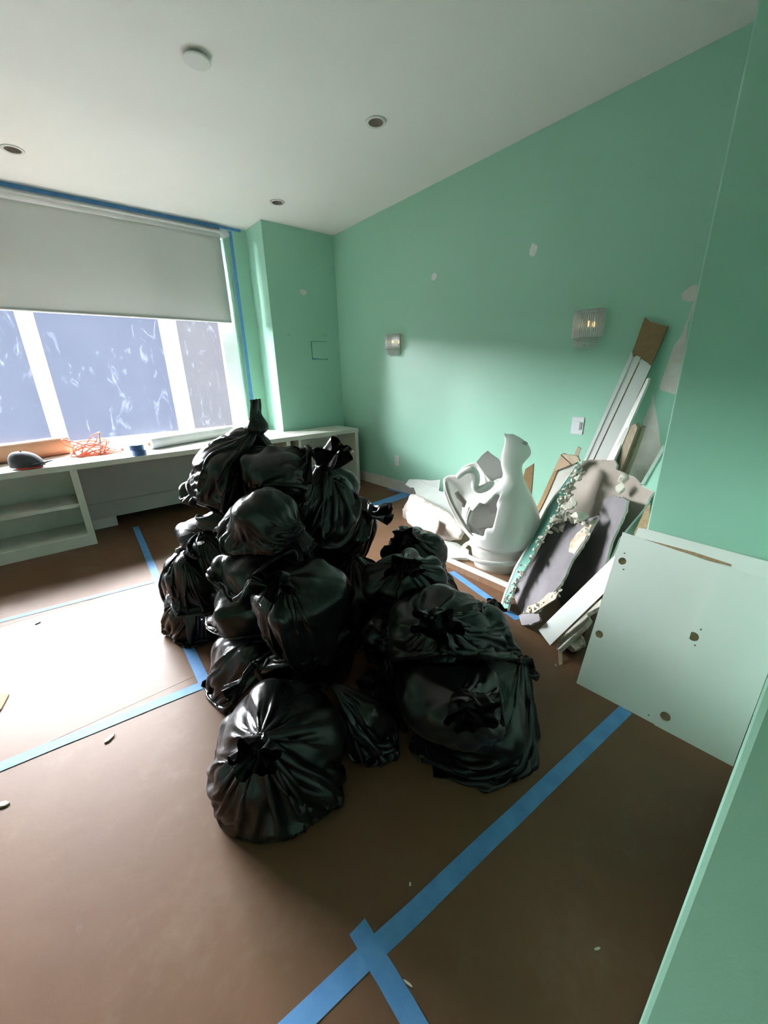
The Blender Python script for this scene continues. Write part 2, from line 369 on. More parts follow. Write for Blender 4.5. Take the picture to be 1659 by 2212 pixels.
def ft(label, pa, pb, w=.05, t=.0012, z=0.):
    a, b = on_z(*pa, 0), on_z(*pb, 0); return strip('tape_strip', label, [p+Vector((0, 0, z)) for p in wob(a, b)], w, (0, 0, 1), t=t)
ft('blue tape line on the floor running from the radiator cover to the bag pile', (293, 1138), (352, 1280))
ft('short blue tape line on the floor emerging under the left side of the bag pile', (352, 1282), (448, 1486))
ft('blue tape line across the brown paper nearest the shelf unit', (-560, 1487), (340, 1254), .045, z=.0012)
ft('blue tape line across the brown paper ending at the foot of the bag pile', (-560, 1884), (452, 1474), .052, z=.0012)
ft('long blue tape line running diagonally past the bags to the white cabinet doors', (1352, 1533), (380, 2462), .05)
ft('short blue tape strip crossing the end of the long diagonal tape', (772, 2002), (1010, 2406), .05, z=.0012)
ft('blue tape line on the floor between the bags and the drywall rubble', (975, 1235), (1120, 1338), .048)
ft('wide blue tape on the floor behind the bags by the bare wall strip', (800, 1095), (905, 1058), .16)
ft('thin blue tape along the bare wall strip behind the bags', (838, 1056), (905, 1074), .04, z=.0012)
# ---- ceiling fittings
M_METALW = mat('lamp_trim_white', (.72, .72, .70), .45)
for i, p in enumerate(LAMPS):
    t = thing('recessed_light', ('recessed ceiling light farthest from the window, above the bag pile', 'recessed ceiling light above the shelf unit with the cap', 'recessed ceiling light close to the green corner wall')[i], 'ceiling light', (p.x, p.y, CEIL), 'recessed ceiling lights')
    V, F = lathe([(.050, .0), (.068, -.001), (.070, .004), (.052, .0065)], 36, (p.x, p.y, CEIL-.006), (0, 0, 1), cap=False); mesh('trim_ring', V, F, M_METALW, t, True)
    V, F = lathe([(.0505, .0), (.047, .03), (.040, .085)], 32, (p.x, p.y, CEIL-.004), (0, 0, 1), cap=False); mesh('baffle', V, F, mat('lamp_baffle', (.42, .36, .32), .35), t, True)
    V, F = lathe([(.0, .0), (.028, .002), (.036, .02), (.040, .028)], 24, (p.x, p.y, CEIL+.052), (0, 0, 1), cap=False); mesh('bulb', V, F, mat('unlit_bulb', (.25, .25, .24), .3), t, True)
p = on_z(424, 122, CEIL)
t = thing('ceiling_cover', 'round white cover disc hanging just below the ceiling', 'cover plate', (p.x, p.y, CEIL))
V, F = lathe([(.0, .0), (.062, .0), (.068, .003), (.068, .009), (.064, .011)], 40, (p.x, p.y, CEIL-.024), (0, 0, 1)); mesh('disc', V, F, M_METALW, t)
V, F = lathe([(.045, .0), (.045, .016)], 32, (p.x, p.y, CEIL-.014), (0, 0, 1)); mesh('neck', V, F, M_METALW, t)
# ================================================================== GARBAGE BAGS (draped as cloth around their contents)
def sim_bags(specs, N=96, MB=44, MT=14, seed=3, iters=(130,90)):
    """specs: list of dict(c=(x,y,z), e=(a,b,c), n=neck dir, tail=len, lump=amt). returns list of (MB+MT, N, 3) grids"""
    rng=np.random.default_rng(seed)
    B=len(specs); f4=np.float32
    C=np.array([s['c'] for s in specs],f4); E=np.array([s['e'] for s in specs],f4)
    ax=np.array([s['n'] for s in specs],f4); ax/=np.linalg.norm(ax,axis=1,keepdims=True)
    up=np.where(np.abs(ax[:,2:3])>.9,np.array([[1,0,0]],f4),np.array([[0,0,1]],f4))
    u=np.cross(up,ax);u/=np.linalg.norm(u,axis=1,keepdims=True);v=np.cross(ax,u)
    # contact planes between neighbours
    K=9; PN=np.zeros((B,K,3),f4);PD=np.full((B,K),1e3,f4)
    for i in range(B):
        cand=[]
        for j in range(B):
            if i==j: continue
            d=C[j]-C[i];L=np.linalg.norm(d);n=d/L
            ri=1/np.linalg.norm(n/E[i]);rj=1/np.linalg.norm(n/E[j])
            if ri+rj>L*.97: cand.append((L-ri-rj,n,L*ri/(ri+rj)))
        cand.sort(key=lambda q:q[0])
        for k,(o,n,t) in enumerate(cand[:K]):
            PN[i,k]=n;PD[i,k]=C[i]@n+t-.003
    # content lumps
    KL=10; LD=rng.normal(size=(B,KL,3)).astype(f4);LD/=np.linalg.norm(LD,axis=2,keepdims=True)
    LR=rng.uniform(.32,.5,(B,KL)).astype(f4)*E.min(1)[:,None]
    lump=np.array([s.get('lump',1.) for s in specs],f4)
    LC=C[:,None]+LD*(E[:,None]*rng.uniform(.92,1.05,(B,KL,1)).astype(f4)-LR[...,None])*lump[:,None,None]**.5
    TF=np.minimum(.5,np.array([q.get('flare',.05) for q in specs])*9)
    def build(Nc,MBc,MTc):
        th=np.linspace(.06,.955,MBc).astype(f4)*np.pi
        ph=np.linspace(0,2*np.pi,Nc,endpoint=False).astype(f4)
        st,ct=np.sin(th),-np.cos(th)
        d=(u[:,None,None]*(st[:,None]*np.cos(ph)[None])[None,...,None]+v[:,None,None]*(st[:,None]*np.sin(ph)[None])[None,...,None]+ax[:,None,None]*(ct[:,None]*np.ones(Nc,f4)[None])[None,...,None])
        body=C[:,None,None]+E[:,None,None]*d
        # radius seed folds (towards the neck)
        w=np.clip((th/np.pi-.5)/.45,0,1)**1.3
        amp=np.zeros((B,MBc,Nc),f4)
        for b in range(B):
            a=np.zeros(Nc)
            for k in range(5):
                m=rng.integers(8,26);a+=np.cos(m*ph+rng.uniform(0,6.28))/2.2
            amp[b]=w[:,None]*a[None]*.05
            g=np.zeros((MBc,Nc))
            for k in range(9):
                kv=rng.normal(size=3);kv*=rng.uniform(45,130)/np.linalg.norm(kv)
                g+=np.sin(body[b]@kv.astype(f4)+rng.uniform(0,6.28))
            amp[b]+=.016*g*np.sin(th)[:,None]
        body=body+(body-C[:,None,None])*amp[...,None]
        # stretch towards neck point
        nl=np.array([1/np.linalg.norm(ax[b]/E[b]) for b in range(B)],f4)
        neck=C+ax*(nl*1.13)[:,None]
        k=np.clip((th/np.pi-.72)/.235,0,1)**2
        body=body*(1-k*.85)[None,:,None,None]+neck[:,None,None]*(k*.85)[None,:,None,None]
        tl=np.array([s.get('tail',.13) for s in specs],f4)
        tt=np.linspace(0,1,MTc+1)[1:].astype(f4)
        fl=np.array([s.get('flare',.05) for s in specs],f4)
        td=np.array([s.get('td',s['n']) for s in specs],f4);td/=np.linalg.norm(td,axis=1,keepdims=True)
        kk=rng.uniform(0,6.28,B).astype(f4)
        ring=(u[:,None]*np.cos(ph)[None,:,None]+v[:,None]*np.sin(ph)[None,:,None]*.55)
        rad=(.018+fl[:,None]*np.sin(np.minimum(tt*1.35,1.)[None]*1.57))[:,:,None,None]*(1+.35*np.cos(5*ph[None]+kk[:,None]))[:,None,:,None]
        tail=neck[:,None,None]+ (td[:,None]*(tt[None,:,None]*tl[:,None,None]))[:,:,None]+ring[:,None]*rad
        return np.concatenate([body,tail],1).astype(f4),neck,tl
    def rests(p,Nc,MBc,MTc,tl):
        th=np.linspace(.06,.955,MBc)*np.pi
        circ=np.linalg.norm(np.roll(p,-1,2)-p,axis=-1).sum(2)   # B,M
        P=circ[:,:MBc].max(1)*1.0
        g=np.clip((th/np.pi-.45)/.12,0,1)
        nat=P[:,None]*np.sin(th)[None]*1.05
        rc=np.zeros((B,MBc+MTc),f4)
        rc[:,:MBc]=nat*(1-g)+P[:,None]*g*1.06
        rc[:,MBc:]=P[:,None]*TF[:,None]
        h=rc/Nc
        # vertical
        dv=np.linalg.norm(p[:,1:]-p[:,:-1],axis=-1).mean(2)
        rv=dv.copy(); rv[:,:MBc-1]=dv[:,:MBc-1]*1.06
        rv[:,MBc:]=tl[:,None]*1.15/MTc
        return h.astype(f4),rv.astype(f4)
    def run(p,neck,tl,Nc,MBc,MTc,its,kb,grav,press,noise):
        h,rv=rests(base_fn(Nc,MBc,MTc),Nc,MBc,MTc,tl)
        from concurrent.futures import ThreadPoolExecutor
        sl=[slice(k,min(k+3,B)) for k in range(0,B,3)]
        with ThreadPoolExecutor(4) as ex:
            out=list(ex.map(lambda q:run1(p[q],neck[q],C[q],E[q],LC[q],LR[q],PN[q],PD[q],h[q],rv[q],Nc,MBc,MTc,its,kb,grav,press),sl))
        return np.concatenate(out,0)
    def run1(p,neck,C,E,LC,LR,PN,PD,h,rv,Nc,MBc,MTc,its,kb,grav,press):
        vel=np.zeros_like(p)
        dg=np.sqrt(rv[:,:]**2+(.5*(h[:,1:]+h[:,:-1]))**2)
        ring=np.arange(MBc-2,MBc+1)
        for it in range(its):
            q=p.copy()
            p=p+vel*.88; p[:,:MBc,...,2]-=grav; p[:,MBc:,...,2]-=grav*.3
            if it<its*.5:
                # pressure
                a=np.roll(p,-1,2)-np.roll(p,1,2); b=np.zeros_like(p); b[:,1:-1]=p[:,2:]-p[:,:-2]
                nn=np.cross(a,b); nn/=np.linalg.norm(nn,axis=-1,keepdims=True)+1e-9
                nn[:,MBc-1:]=0
                p+=nn*press*(1-3.2*it/its)
            for sub in range(2):
                acc=np.zeros_like(p)
                def con(A,Bv,rest,kc,kt=1.):
                    d=Bv-A;l=np.sqrt((d*d).sum(-1,keepdims=True))+1e-9
                    s=(l-rest)/l; s=np.where(s>0,s*kt,s*kc)*.5
                    return d*s
                c=con(p,np.roll(p,-1,2),h[:,:,None,None],.35); acc+=c; acc-=np.roll(c,1,2)
                c=con(p[:,:-1],p[:,1:],rv[:,:,None,None],.5); acc[:,:-1]+=c;acc[:,1:]-=c
                r1=np.roll(p,-1,2)
                c=con(p[:,:-1],r1[:,1:],dg[:,:,None,None],.2); acc[:,:-1]+=c; acc[:,1:]-=np.roll(c,1,2)
                c=con(r1[:,:-1],p[:,1:],dg[:,:,None,None],.2); acc[:,:-1]+=np.roll(c,1,2); acc[:,1:]-=c
                c=con(p,np.roll(p,-2,2),2*h[:,:,None,None],kb,0); acc+=c; acc-=np.roll(c,2,2)
                c=con(p[:,:-2],p[:,2:],(rv[:,1:]+rv[:,:-1])[:,:,None,None],kb*2,0); acc[:,:-2]+=c;acc[:,2:]-=c
                p+=acc*.34
                # neck ring held tight
                rr=p[:,ring]; ce=rr.mean(2,keepdims=True); tgt=neck[:,None,None]
                dd=rr-ce; l=np.linalg.norm(dd,axis=-1,keepdims=True)+1e-9
                dd*=np.minimum(1,.02/l); 
                p[:,ring]=dd+ce*.7+tgt*.3
            # contents
            for k in range(KL):
                d=p[:,:MBc]-LC[:,k][:,None,None]; l=np.linalg.norm(d,axis=-1,keepdims=True)+1e-9
                p[:,:MBc]+=d/l*np.maximum(LR[:,k][:,None,None,None]-l,0)
            d=(p[:,:MBc]-C[:,None,None])/E[:,None,None]; l=np.linalg.norm(d,axis=-1,keepdims=True)+1e-9
            core=.78
            p[:,:MBc]+=(d/l*np.maximum(core-l,0))*E[:,None,None]
            dt=(p[:,MBc:]-C[:,None,None])/E[:,None,None]; lt=np.linalg.norm(dt,axis=-1,keepdims=True)+1e-9
            p[:,MBc:]+=(dt/lt*np.maximum(1.06-lt,0))*E[:,None,None]
            for k in range(K):
                s=(p*PN[:,k][:,None,None]).sum(-1)-PD[:,k][:,None,None]
                s[:,MBc:]*=.0
                p-=np.maximum(s,0)[...,None]*PN[:,k][:,None,None]
            p[...,2]=np.maximum(p[...,2],.004)
            vel=p-q
            vl=np.linalg.norm(vel,axis=-1,keepdims=True)+1e-9
            vel*=np.minimum(1,.02/vl)
        return p
    cache={}
    def base_fn(*k):
        if k not in cache:
            st=rng.bit_generator.state; cache[k]=build(*k)[0]; rng.bit_generator.state=st
        return cache[k]
    c0=(N//2,MB//2,MT//2)
    p,neck,tl=build(*c0)
    p=run(p,neck,tl,*c0,iters[0],.10,.00015,.004,0)
    # upsample x2
    def upj(a):
        o=np.zeros((a.shape[0],a.shape[1],a.shape[2]*2,3),f4);o[:,:,::2]=a;o[:,:,1::2]=(a+np.roll(a,-1,2))*.5;return o
    def upi(a,Mn):
        x=np.linspace(0,a.shape[1]-1,Mn);i0=np.minimum(x.astype(int),a.shape[1]-2);t=(x-i0).astype(f4)[None,:,None,None]
        return a[:,i0]*(1-t)+a[:,i0+1]*t
    q=upj(p); q=np.concatenate([upi(q[:,:c0[1]],MB),upi(q[:,c0[1]-1:],MT+1)[:,1:]],1)
    q+=rng.normal(size=q.shape).astype(f4)*.0012
    q=run(q,neck,tl,N,MB,MT,iters[1],.06,.0001,.0015,0)
    return q,neck
def bag_mat():
    m = bpy.data.materials.new('black_bag_plastic'); m.use_nodes = True; nt = m.node_tree; b = nt.nodes['Principled BSDF']
    b.inputs['Base Color'].default_value = (.0065, .0068, .0072, 1); b.inputs['Roughness'].default_value = .29; b.inputs['Specular IOR Level'].default_value = .46
    tc = nt.nodes.new('ShaderNodeTexCoord')
    def nz(kind, s, d, dist, vec):
        n = nt.nodes.new('ShaderNodeTexNoise'); n.noise_type = kind; n.inputs['Scale'].default_value = s; n.inputs['Detail'].default_value = d; n.inputs['Distortion'].default_value = dist
        nt.links.new(vec, n.inputs['Vector']); return n.outputs['Fac']
    mp = nt.nodes.new('ShaderNodeMapping'); mp.inputs['Scale'].default_value = (1, 1, .45); mp.inputs['Rotation'].default_value = (.5, .7, .3); nt.links.new(tc.outputs['Object'], mp.inputs[0])
    a = nz('RIDGED_MULTIFRACTAL', 9, 3, .6, mp.outputs[0]); c = nz('FBM', 34, 4, .8, tc.outputs['Object'])
    b1 = nt.nodes.new('ShaderNodeBump'); b1.inputs['Strength'].default_value = .5; b1.inputs['Distance'].default_value = .012; nt.links.new(a, b1.inputs['Height'])
    b2 = nt.nodes.new('ShaderNodeBump'); b2.inputs['Strength'].default_value = .3; b2.inputs['Distance'].default_value = .006; nt.links.new(c, b2.inputs['Height']); nt.links.new(b1.outputs[0], b2.inputs['Normal'])
    # fine pleats running towards the knot (UV: u round the bag, v from bottom to knot)
    mu = nt.nodes.new('ShaderNodeMapping'); mu.inputs['Scale'].default_value = (34, 1.6, 1); nt.links.new(tc.outputs['UV'], mu.inputs[0])
    pl = nz('RIDGED_MULTIFRACTAL', 1.0, 2, .35, mu.outputs[0])
    sx = nt.nodes.new('ShaderNodeSeparateXYZ'); nt.links.new(tc.outputs['UV'], sx.inputs[0])
    mr = nt.nodes.new('ShaderNodeMapRange'); mr.inputs['From Min'].default_value = .30; mr.inputs['From Max'].default_value = .85; nt.links.new(sx.outputs['Y'], mr.inputs['Value'])
    mm = nt.nodes.new('ShaderNodeMath'); mm.operation = 'MULTIPLY'; nt.links.new(pl, mm.inputs[0]); nt.links.new(mr.outputs[0], mm.inputs[1])
    b3 = nt.nodes.new('ShaderNodeBump'); b3.inputs['Strength'].default_value = .55; b3.inputs['Distance'].default_value = .010; nt.links.new(mm.outputs[0], b3.inputs['Height']); nt.links.new(b2.outputs[0], b3.inputs['Normal'])
    nt.links.new(b3.outputs[0], b.inputs['Normal'])
    return m
M_BAG = bag_mat()
SR = Vector((.77, -.64, 0)); ST = Vector((-.63, -.77, 0))
def nd(a, b, c): return SR*a + Vector((0, 0, b)) + ST*c
# px, py, z of the bag's middle; half sizes; neck direction (right, up, towards the door); tail length, flare; label
BAGS = [
 (611, 1572, 0.175, (0.256, 0.256, 0.172), (-0.05, 0.7, 0.8), 0.12, 0.045, 'black garbage bag standing alone on the paper in front of the pile, knot on top'),
 (775, 1488, 0.155, (0.215, 0.205, 0.155), (-0.7, 0.5, 0.3), 0.12, 0.04, 'slack black garbage bag on the floor wedged behind the bag standing alone'),
 (543, 1417, 0.17, (0.190, 0.210, 0.170), (0.6, 0.4, 0.2), 0.08, 0.03, 'black garbage bag on the floor at the end of the cross tape line'),
 (690, 1440, 0.21, (0.285, 0.255, 0.205), (-0.9, 0.25, 0.5), 0.1, 0.03, 'wide black garbage bag squashed under the bag with the fanned knot'),
 (651, 1276, 0.56, (0.25, 0.25, 0.118), (-0.22, 0.75, 0.7), 0.14, 0.045, 'big black garbage bag with pleats fanning from its tied knot, middle of the pile'),
 (537, 1298, 0.43, (0.180, 0.200, 0.130), (0.8, 0.2, 0.1), 0.08, 0.03, 'black garbage bag second up over the end of the cross tape line'),
 (557, 1218, 0.62, (0.180, 0.200, 0.100), (0.8, 0.1, 0.3), 0.08, 0.03, 'flattened black garbage bag third up over the end of the cross tape line'),
 (568, 1124, 0.79, (0.190, 0.180, 0.110), (0.8, -0.1, 0.4), 0.08, 0.03, 'black garbage bag sagging sideways above the flattened bag'),
 (565, 1110, 0.86, (0.150, 0.150, 0.110), (0.8, -0.2, 0.3), 0.08, 0.03, 'rounded black garbage bag high on the window side of the pile'),
 (592, 1012, 0.97, (0.180, 0.180, 0.120), (0.6, 0.3, -0.3), 0.1, 0.04, 'black garbage bag tucked beside the topmost bag'),
 (510, 998, 0.98, (0.235, 0.226, 0.160), (0.62, 0.75, 0.15), 0.2, 0.019, 'topmost black garbage bag with a thin upright plastic tail'),
 (492, 1095, 0.72, (0.180, 0.180, 0.160), (0.9, 0.35, 0.35), 0.08, 0.03, 'black garbage bag with long pleats hanging below the topmost bag'),
 (471, 1058, 0.78, (0.200, 0.200, 0.120), (0.3, 0.1, -0.8), 0.08, 0.03, 'black garbage bag pushed out toward the window under the topmost bag'),
 (437, 1154, 0.56, (0.160, 0.180, 0.120), (0.6, 0.3, 0.4), 0.07, 0.03, 'small shiny black garbage bag on the window side, halfway up the pile'),
 (468, 1195, 0.50, (0.130, 0.140, 0.120), (-0.2, 0.8, 0.3), 0.06, 0.025, 'little crumpled black garbage bag filling a gap on the window side'),
 (418, 1240, 0.39, (0.140, 0.170, 0.150), (0.2, 0.8, 0.2), 0.08, 0.03, 'tall narrow black garbage bag on the window side above the floor tape'),
 (431, 1304, 0.17, (0.178, 0.189, 0.160), (0.15, 0.85, 0.5), 0.09, 0.035, 'black garbage bag on the floor over the short tape line, knot upright'),
 (667, 1066, 0.79, (0.310, 0.270, 0.170), (0.45, 0.85, 0.3), 0.17, 0.055, 'large black garbage bag with a bulging knotted tail standing up'),
 (710, 1125, 0.56, (0.310, 0.270, 0.150), (0.9, 0.35, 0.2), 0.14, 0.05, 'long black garbage bag lying under the bag with the bulging tail'),
 (896, 1192, 0.42, (0.200, 0.200, 0.150), (-0.2, 0.7, 0.5), 0.12, 0.045, 'black garbage bag at the pile edge facing the broken porcelain'),
 (953, 1354, 0.47, (0.242, 0.242, 0.160), (-0.15, 0.75, 0.7), 0.13, 0.045, 'big black garbage bag with radiating pleats on the drywall side'),
 (963, 1505, 0.31, (0.213, 0.213, 0.140), (0.15, 0.75, 0.75), 0.13, 0.05, 'black garbage bag knotted on top, resting on the floor bag by the diagonal tape'),
 (1018, 1514, 0.15, (0.256, 0.267, 0.150), (0.8, 0.4, -0.3), 0.08, 0.03, 'black garbage bag on the floor closest to the diagonal tape line'),
 (1031, 1401, 0.20, (0.180, 0.180, 0.200), (0.3, 0.8, -0.2), 0.08, 0.03, 'black garbage bag half hidden behind the drywall side stack'),
 (837, 1386, 0.31, (0.150, 0.150, 0.150), (0, 0.6, 0.6), 0.1, 0.04, 'dark garbage bag in the hollow between the two stacks'),
 (824, 1457, 0.15, (0.193, 0.193, 0.150), (0.2, 0.7, 0.5), 0.1, 0.04, 'dark garbage bag on the floor in the hollow between the two stacks'),
 (869, 1248, 0.52, (0.203, 0.193, 0.120), (0, 0.75, 0.6), 0.12, 0.05, 'black garbage bag with ruffled loose top between knot and porcelain rubble'),
]
HID = [((1.10, 1.62, .20), (.26, .26, .20)), ((.74, 1.74, .20), (.25, .25, .20)), ((.80, 2.14, .22), (.25, .25, .22)), ((.82, 1.85, .54), (.25, .25, .16)), ((1.15, 1.20, .20), (.24, .22, .20)),
       ((1.45, 1.42, .15), (.24, .24, .15)), ((.72, 2.1, .70), (.22, .22, .16)), ((1.05, .93, .16), (.21, .21, .16)), ((.46, 2.35, .24), (.2, .2, .22))]
specs = []
for px, py, z, e, n, tl, flr, lab in BAGS:
    specs.append(dict(c=tuple(on_z(px, py, z)), e=e, n=tuple(nd(*n)), tail=tl, flare=flr, lab=lab, td=(.05, -.05, 1) if flr < .02 else tuple(nd(*n))))
for c, e in HID: specs.append(dict(c=c, e=e, n=(.1, .2, 1), tail=.07, flare=.03, lab='black garbage bag buried deep inside the pile', hid=True))
MBR = 56
grids, necks = sim_bags(specs, N=128, MB=MBR, MT=16)
for s_, g in zip(specs, grids):
    Mr, Nc, _ = g.shape
    zmin = float(g[..., 2].min())
    base = Vector((s_['c'][0], s_['c'][1], zmin))
    t = thing('garbage_bag', s_['lab'], 'garbage bag', base, 'pile of black garbage bags')
    def grid_mesh(name, gg, capend, v0, v1):
        m_, n_, _ = gg.shape; idx = np.arange(m_*n_).reshape(m_, n_); r = np.roll(idx, -1, 1)
        F = np.stack([idx[:-1], r[:-1], r[1:], idx[1:]], -1).reshape(-1, 4).tolist()
        if capend: F.append(list(range(n_))[::-1])
        o = mesh(name, [Vector(q) for q in gg.reshape(-1, 3).tolist()], F, M_BAG, t, True)
        uv = o.data.uv_layers.new(name='wrap'); nq = (m_-1)*n_
        ii, jj = np.divmod(np.arange(nq), n_); vv = lambda i: v0+(v1-v0)*i/(m_-1)
        U = np.stack([np.stack([jj/n_, vv(ii)], -1), np.stack([(jj+1)/n_, vv(ii)], -1), np.stack([(jj+1)/n_, vv(ii+1)], -1), np.stack([jj/n_, vv(ii+1)], -1)], 1).reshape(-1)
        full = np.zeros(len(o.data.loops)*2); full[:U.size] = U; uv.data.foreach_set('uv', full)
        return o
    grid_mesh('body', g[:MBR], True, 0., 1.)
    grid_mesh('tied_top', g[MBR-1:], False, 1., .6)
# ================================================================== WALL FITTINGS
M_CHROME = mat('chrome', (.75, .75, .76), .18, metal=1.)
def crystal():
    m = bpy.data.materials.new('crystal_glass'); m.use_nodes = True; nt = m.node_tree; b = nt.nodes['Principled BSDF']; out = nt.nodes['Material Output']
    b.inputs['Base Color'].default_value = (.86, .87, .86, 1); b.inputs['Roughness'].default_value = .10; b.inputs['Metallic'].default_value = .25
    tr = nt.nodes.new('ShaderNodeBsdfTransparent'); tr.inputs[0].default_value = (.92, .95, .93, 1)
    mx = nt.nodes.new('ShaderNodeMixShader'); mx.inputs[0].default_value = .8
    nt.links.new(tr.outputs[0], mx.inputs[1]); nt.links.new(b.outputs[0], mx.inputs[2]); nt.links.new(mx.outputs[0], out.inputs[0]); return m
M_CRYS = crystal()
def emit(name, col, st):
    m = bpy.data.materials.new(name); m.use_nodes = True; b = m.node_tree.nodes['Principled BSDF']
    b.inputs['Base Color'].default_value = (*col, 1); b.inputs['Emission Color'].default_value = (*col, 1); b.inputs['Emission Strength'].default_value = st; return m
M_BULB = emit('warm_bulb', (1, .5, .15), 3.2)
def sconce(y, z0, z1, w, label):
    t = thing('wall_sconce', label, 'wall lamp', (XW, y, z0), 'crystal wall sconces')
    D = .085
    box('backplate', XW-.012, XW, y-w*.36, y+w*.36, z0+.01, z1-.01, M_CHROME, t, .002)
    def arc(k, n, d=D, ww=w): 
        a = math.pi*k/n; return Vector((XW-.012-d*math.sin(a)**.6, y-ww/2*math.cos(a), 0))
    rods = []; n = 24
    for k in range(n+1):
        p = arc(k, n); rods.append(tube([p+Vector((0, 0, z0)), p+Vector((0, 0, z1))], .0042, 6))
    V, F = join(rods); mesh('crystal_rods', V, F, M_CRYS, t, True)
    for zz in (z0+.002, z1-.004):
        V, F = tube([arc(k, n, D-.008, w-.012)+Vector((0, 0, zz)) for k in range(n+1)], .0035, 6); mesh('rim', V, F, M_CHROME, t, True)
    fr = []
    for row, (dd, ww, zt, ln) in enumerate(((D-.022, w*.78, z0, .045), (D-.045, w*.62, z0, .068))):
        for k in range(15):
            p = arc(k, 14, dd, ww)
            for q in range(int(ln/.015)):
                zq = zt-.004-q*.0165; fr.append(lathe([(.0005, 0), (.0042, -.005), (.0042, -.010), (.0005, -.0145)], 6, p+Vector((0, 0, zq)), (0, 0, 1)))
    V, F = join(fr); mesh('crystal_fringe', V, F, M_CRYS, t, False)
    V, F = lathe([(.006, -.05), (.006, -.012)], 10, (XW-.055, y-.012, (z0+z1)/2-.004)); lh = mesh('lamp_holder', V, F, M_CHROME, t, True)
    V, F = lathe([(.001, -.012), (.007, -.006), (.009, .002), (.006, .014), (.001, .024)], 14, (XW-.055, y-.012, (z0+z1)/2-.004)); mesh('bulb', V, F, M_BULB, lh, True)
sconce(3.52, 1.625, 1.775, .21, 'lit crystal rod wall sconce nearer the window corner')
sconce(1.425, 1.575, 1.755, .20, 'lit crystal rod wall sconce nearer the tall leaning casing')
M_PLATE = mat('switch_plate_plastic', (.74, .75, .78), .4)
t = thing('light_switch', 'white rocker light switch on the green wall below a sconce', 'light switch', (XW, 1.416, .89))
pt = box('plate', XW-.006, XW, 1.371, 1.463, .893, 1.022, M_PLATE, t, .002); box('rocker', XW-.010, XW-.005, 1.398, 1.434, .922, .992, M_PLATE, pt, .0015); box('dimmer', XW-.011, XW-.005, 1.384, 1.391, .93, .985, M_RAD, pt)
t = thing('wall_outlet', 'white wall outlet low on the green wall', 'outlet', (XW, 3.52, .316))
pt = box('plate', XW-.007, XW, 3.484, 3.56, .318, .44, M_PLATE, t, .002)
for zz in (.345, .392): box('socket', XW-.009, XW-.006, 3.506, 3.538, zz, zz+.03, M_OFFW, pt, .002)
# ================================================================== ON THE BENCH
M_KRAFT = mat('kraft_paper_roll', (.56, .30, .17), .6, (.62, .35, .21), 5)
M_PLASTW = mat('white_plastic_roll', (.72, .72, .72), .35, (.80, .80, .80), 9)
def roll(name, label, pa, pb, r, m, cat, core):
    a, b = Vector(pa), Vector(pb); d = (b-a); L = d.length; d.normalize()
    t = thing(name, label, cat, (a+b)/2)
    V, F = lathe([(core, 0), (r-.002, 0), (r, .002), (r, L-.002), (r-.002, L), (core, L)], 32, a, d, cap=False); o = mesh('wound_sheet', V, F, m, t, True)
    e = o.modifiers.new('edge', 'EDGE_SPLIT'); e.split_angle = .6
    V, F = lathe([(core, -.004), (core, L+.004), (core*.8, L+.004), (core*.8, -.004), (core, -.004)], 24, a, d, cap=False); mesh('core_tube', V, F, M_KRAFT, t, True)
roll('paper_roll', 'thick roll of brown floor paper lying on the bench behind the cap', (-1.25, 4.36, ZT+.082), (.06, 4.86, ZT+.082), .082, M_KRAFT, 'paper roll', .03)
roll('plastic_roll', 'white roll of plastic sheeting lying on the bench beside the blue tape', (.68, 4.46, ZT+.055), (1.62, 4.84, ZT+.055), .055, M_PLASTW, 'plastic roll', .022)
for i, (dx, dy) in enumerate(((0, 0), (-.012, .006))):
    c = on_z(304, 984, ZT); c = Vector((c.x+dx, c.y+.035+dy, ZT+i*.049))
    t = thing('tape_roll', ('lower blue masking tape roll standing on the bench', 'upper blue masking tape roll stacked on another roll')[i], 'tape roll', c)
    V, F = lathe([(.040, 0), (.056, 0), (.058, .002), (.058, .046), (.056, .048), (.040, .048), (.040, 0)], 32, c, cap=False); mesh('wound_tape', V, F, mat('tape_roll_blue', (.06, .15, .38), .45), t)
    V, F = lathe([(.0398, .001), (.0398, .047), (.037, .047), (.037, .001), (.0398, .001)], 28, c, cap=False); mesh('core', V, F, M_KRAFT, t)
# cap
c = on_z(62, 1014, ZT); c = Vector((c.x, c.y+.07, ZT)); M_CAP = mat('charcoal_cap_cloth', (.045, .047, .055), .9, (.065, .067, .075), 40, bump=.2, bscale=300)
t = thing('baseball_cap', 'charcoal baseball cap with a red underside lying on the bench', 'cap', c)
V = []; F = []; nu, nv = 36, 12; BD = Vector((.86, -.51, 0)).normalized(); BS = Vector((.51, .86, 0))
for j in range(nv+1):
    a = j/nv*math.pi/2
    for i in range(nu):
        ph = 2*math.pi*i/nu; rr = math.cos(a)**.75
        seam = 1-.012*abs(math.cos(3*ph))**8
        V.append(c+BD*(.118*rr*math.cos(ph)*seam-.02*math.sin(a))+BS*(.092*rr*math.sin(ph)*seam)+Vector((0, 0, .016+.118*math.sin(a)**.9*(1-.12*math.cos(ph)*rr))))
for j in range(nv):
    for i in range(nu): a = j*nu+i; b = j*nu+(i+1) % nu; F.append((a, b, b+nu, a+nu))
crn = o = mesh('crown', V, F, M_CAP, t, True); s = o.modifiers.new('thick', 'SOLIDIFY'); s.thickness = .003
V = []; F = []
for j in range(7):
    for i in range(13):
        a = (i-6)/6*1.15; r0 = .112; ex = .085*j/6*math.cos(a*.9)**.8
        V.append(c+BD*((r0*math.cos(a))+ex)+BS*(.092*math.sin(a)*(1+.04*j/6))+Vector((0, 0, .024-.014*(a/1.15)**2+.030*j/6)))
for j in range(6):
    for i in range(12): a = j*13+i; F.append((a, a+1, a+14, a+13))
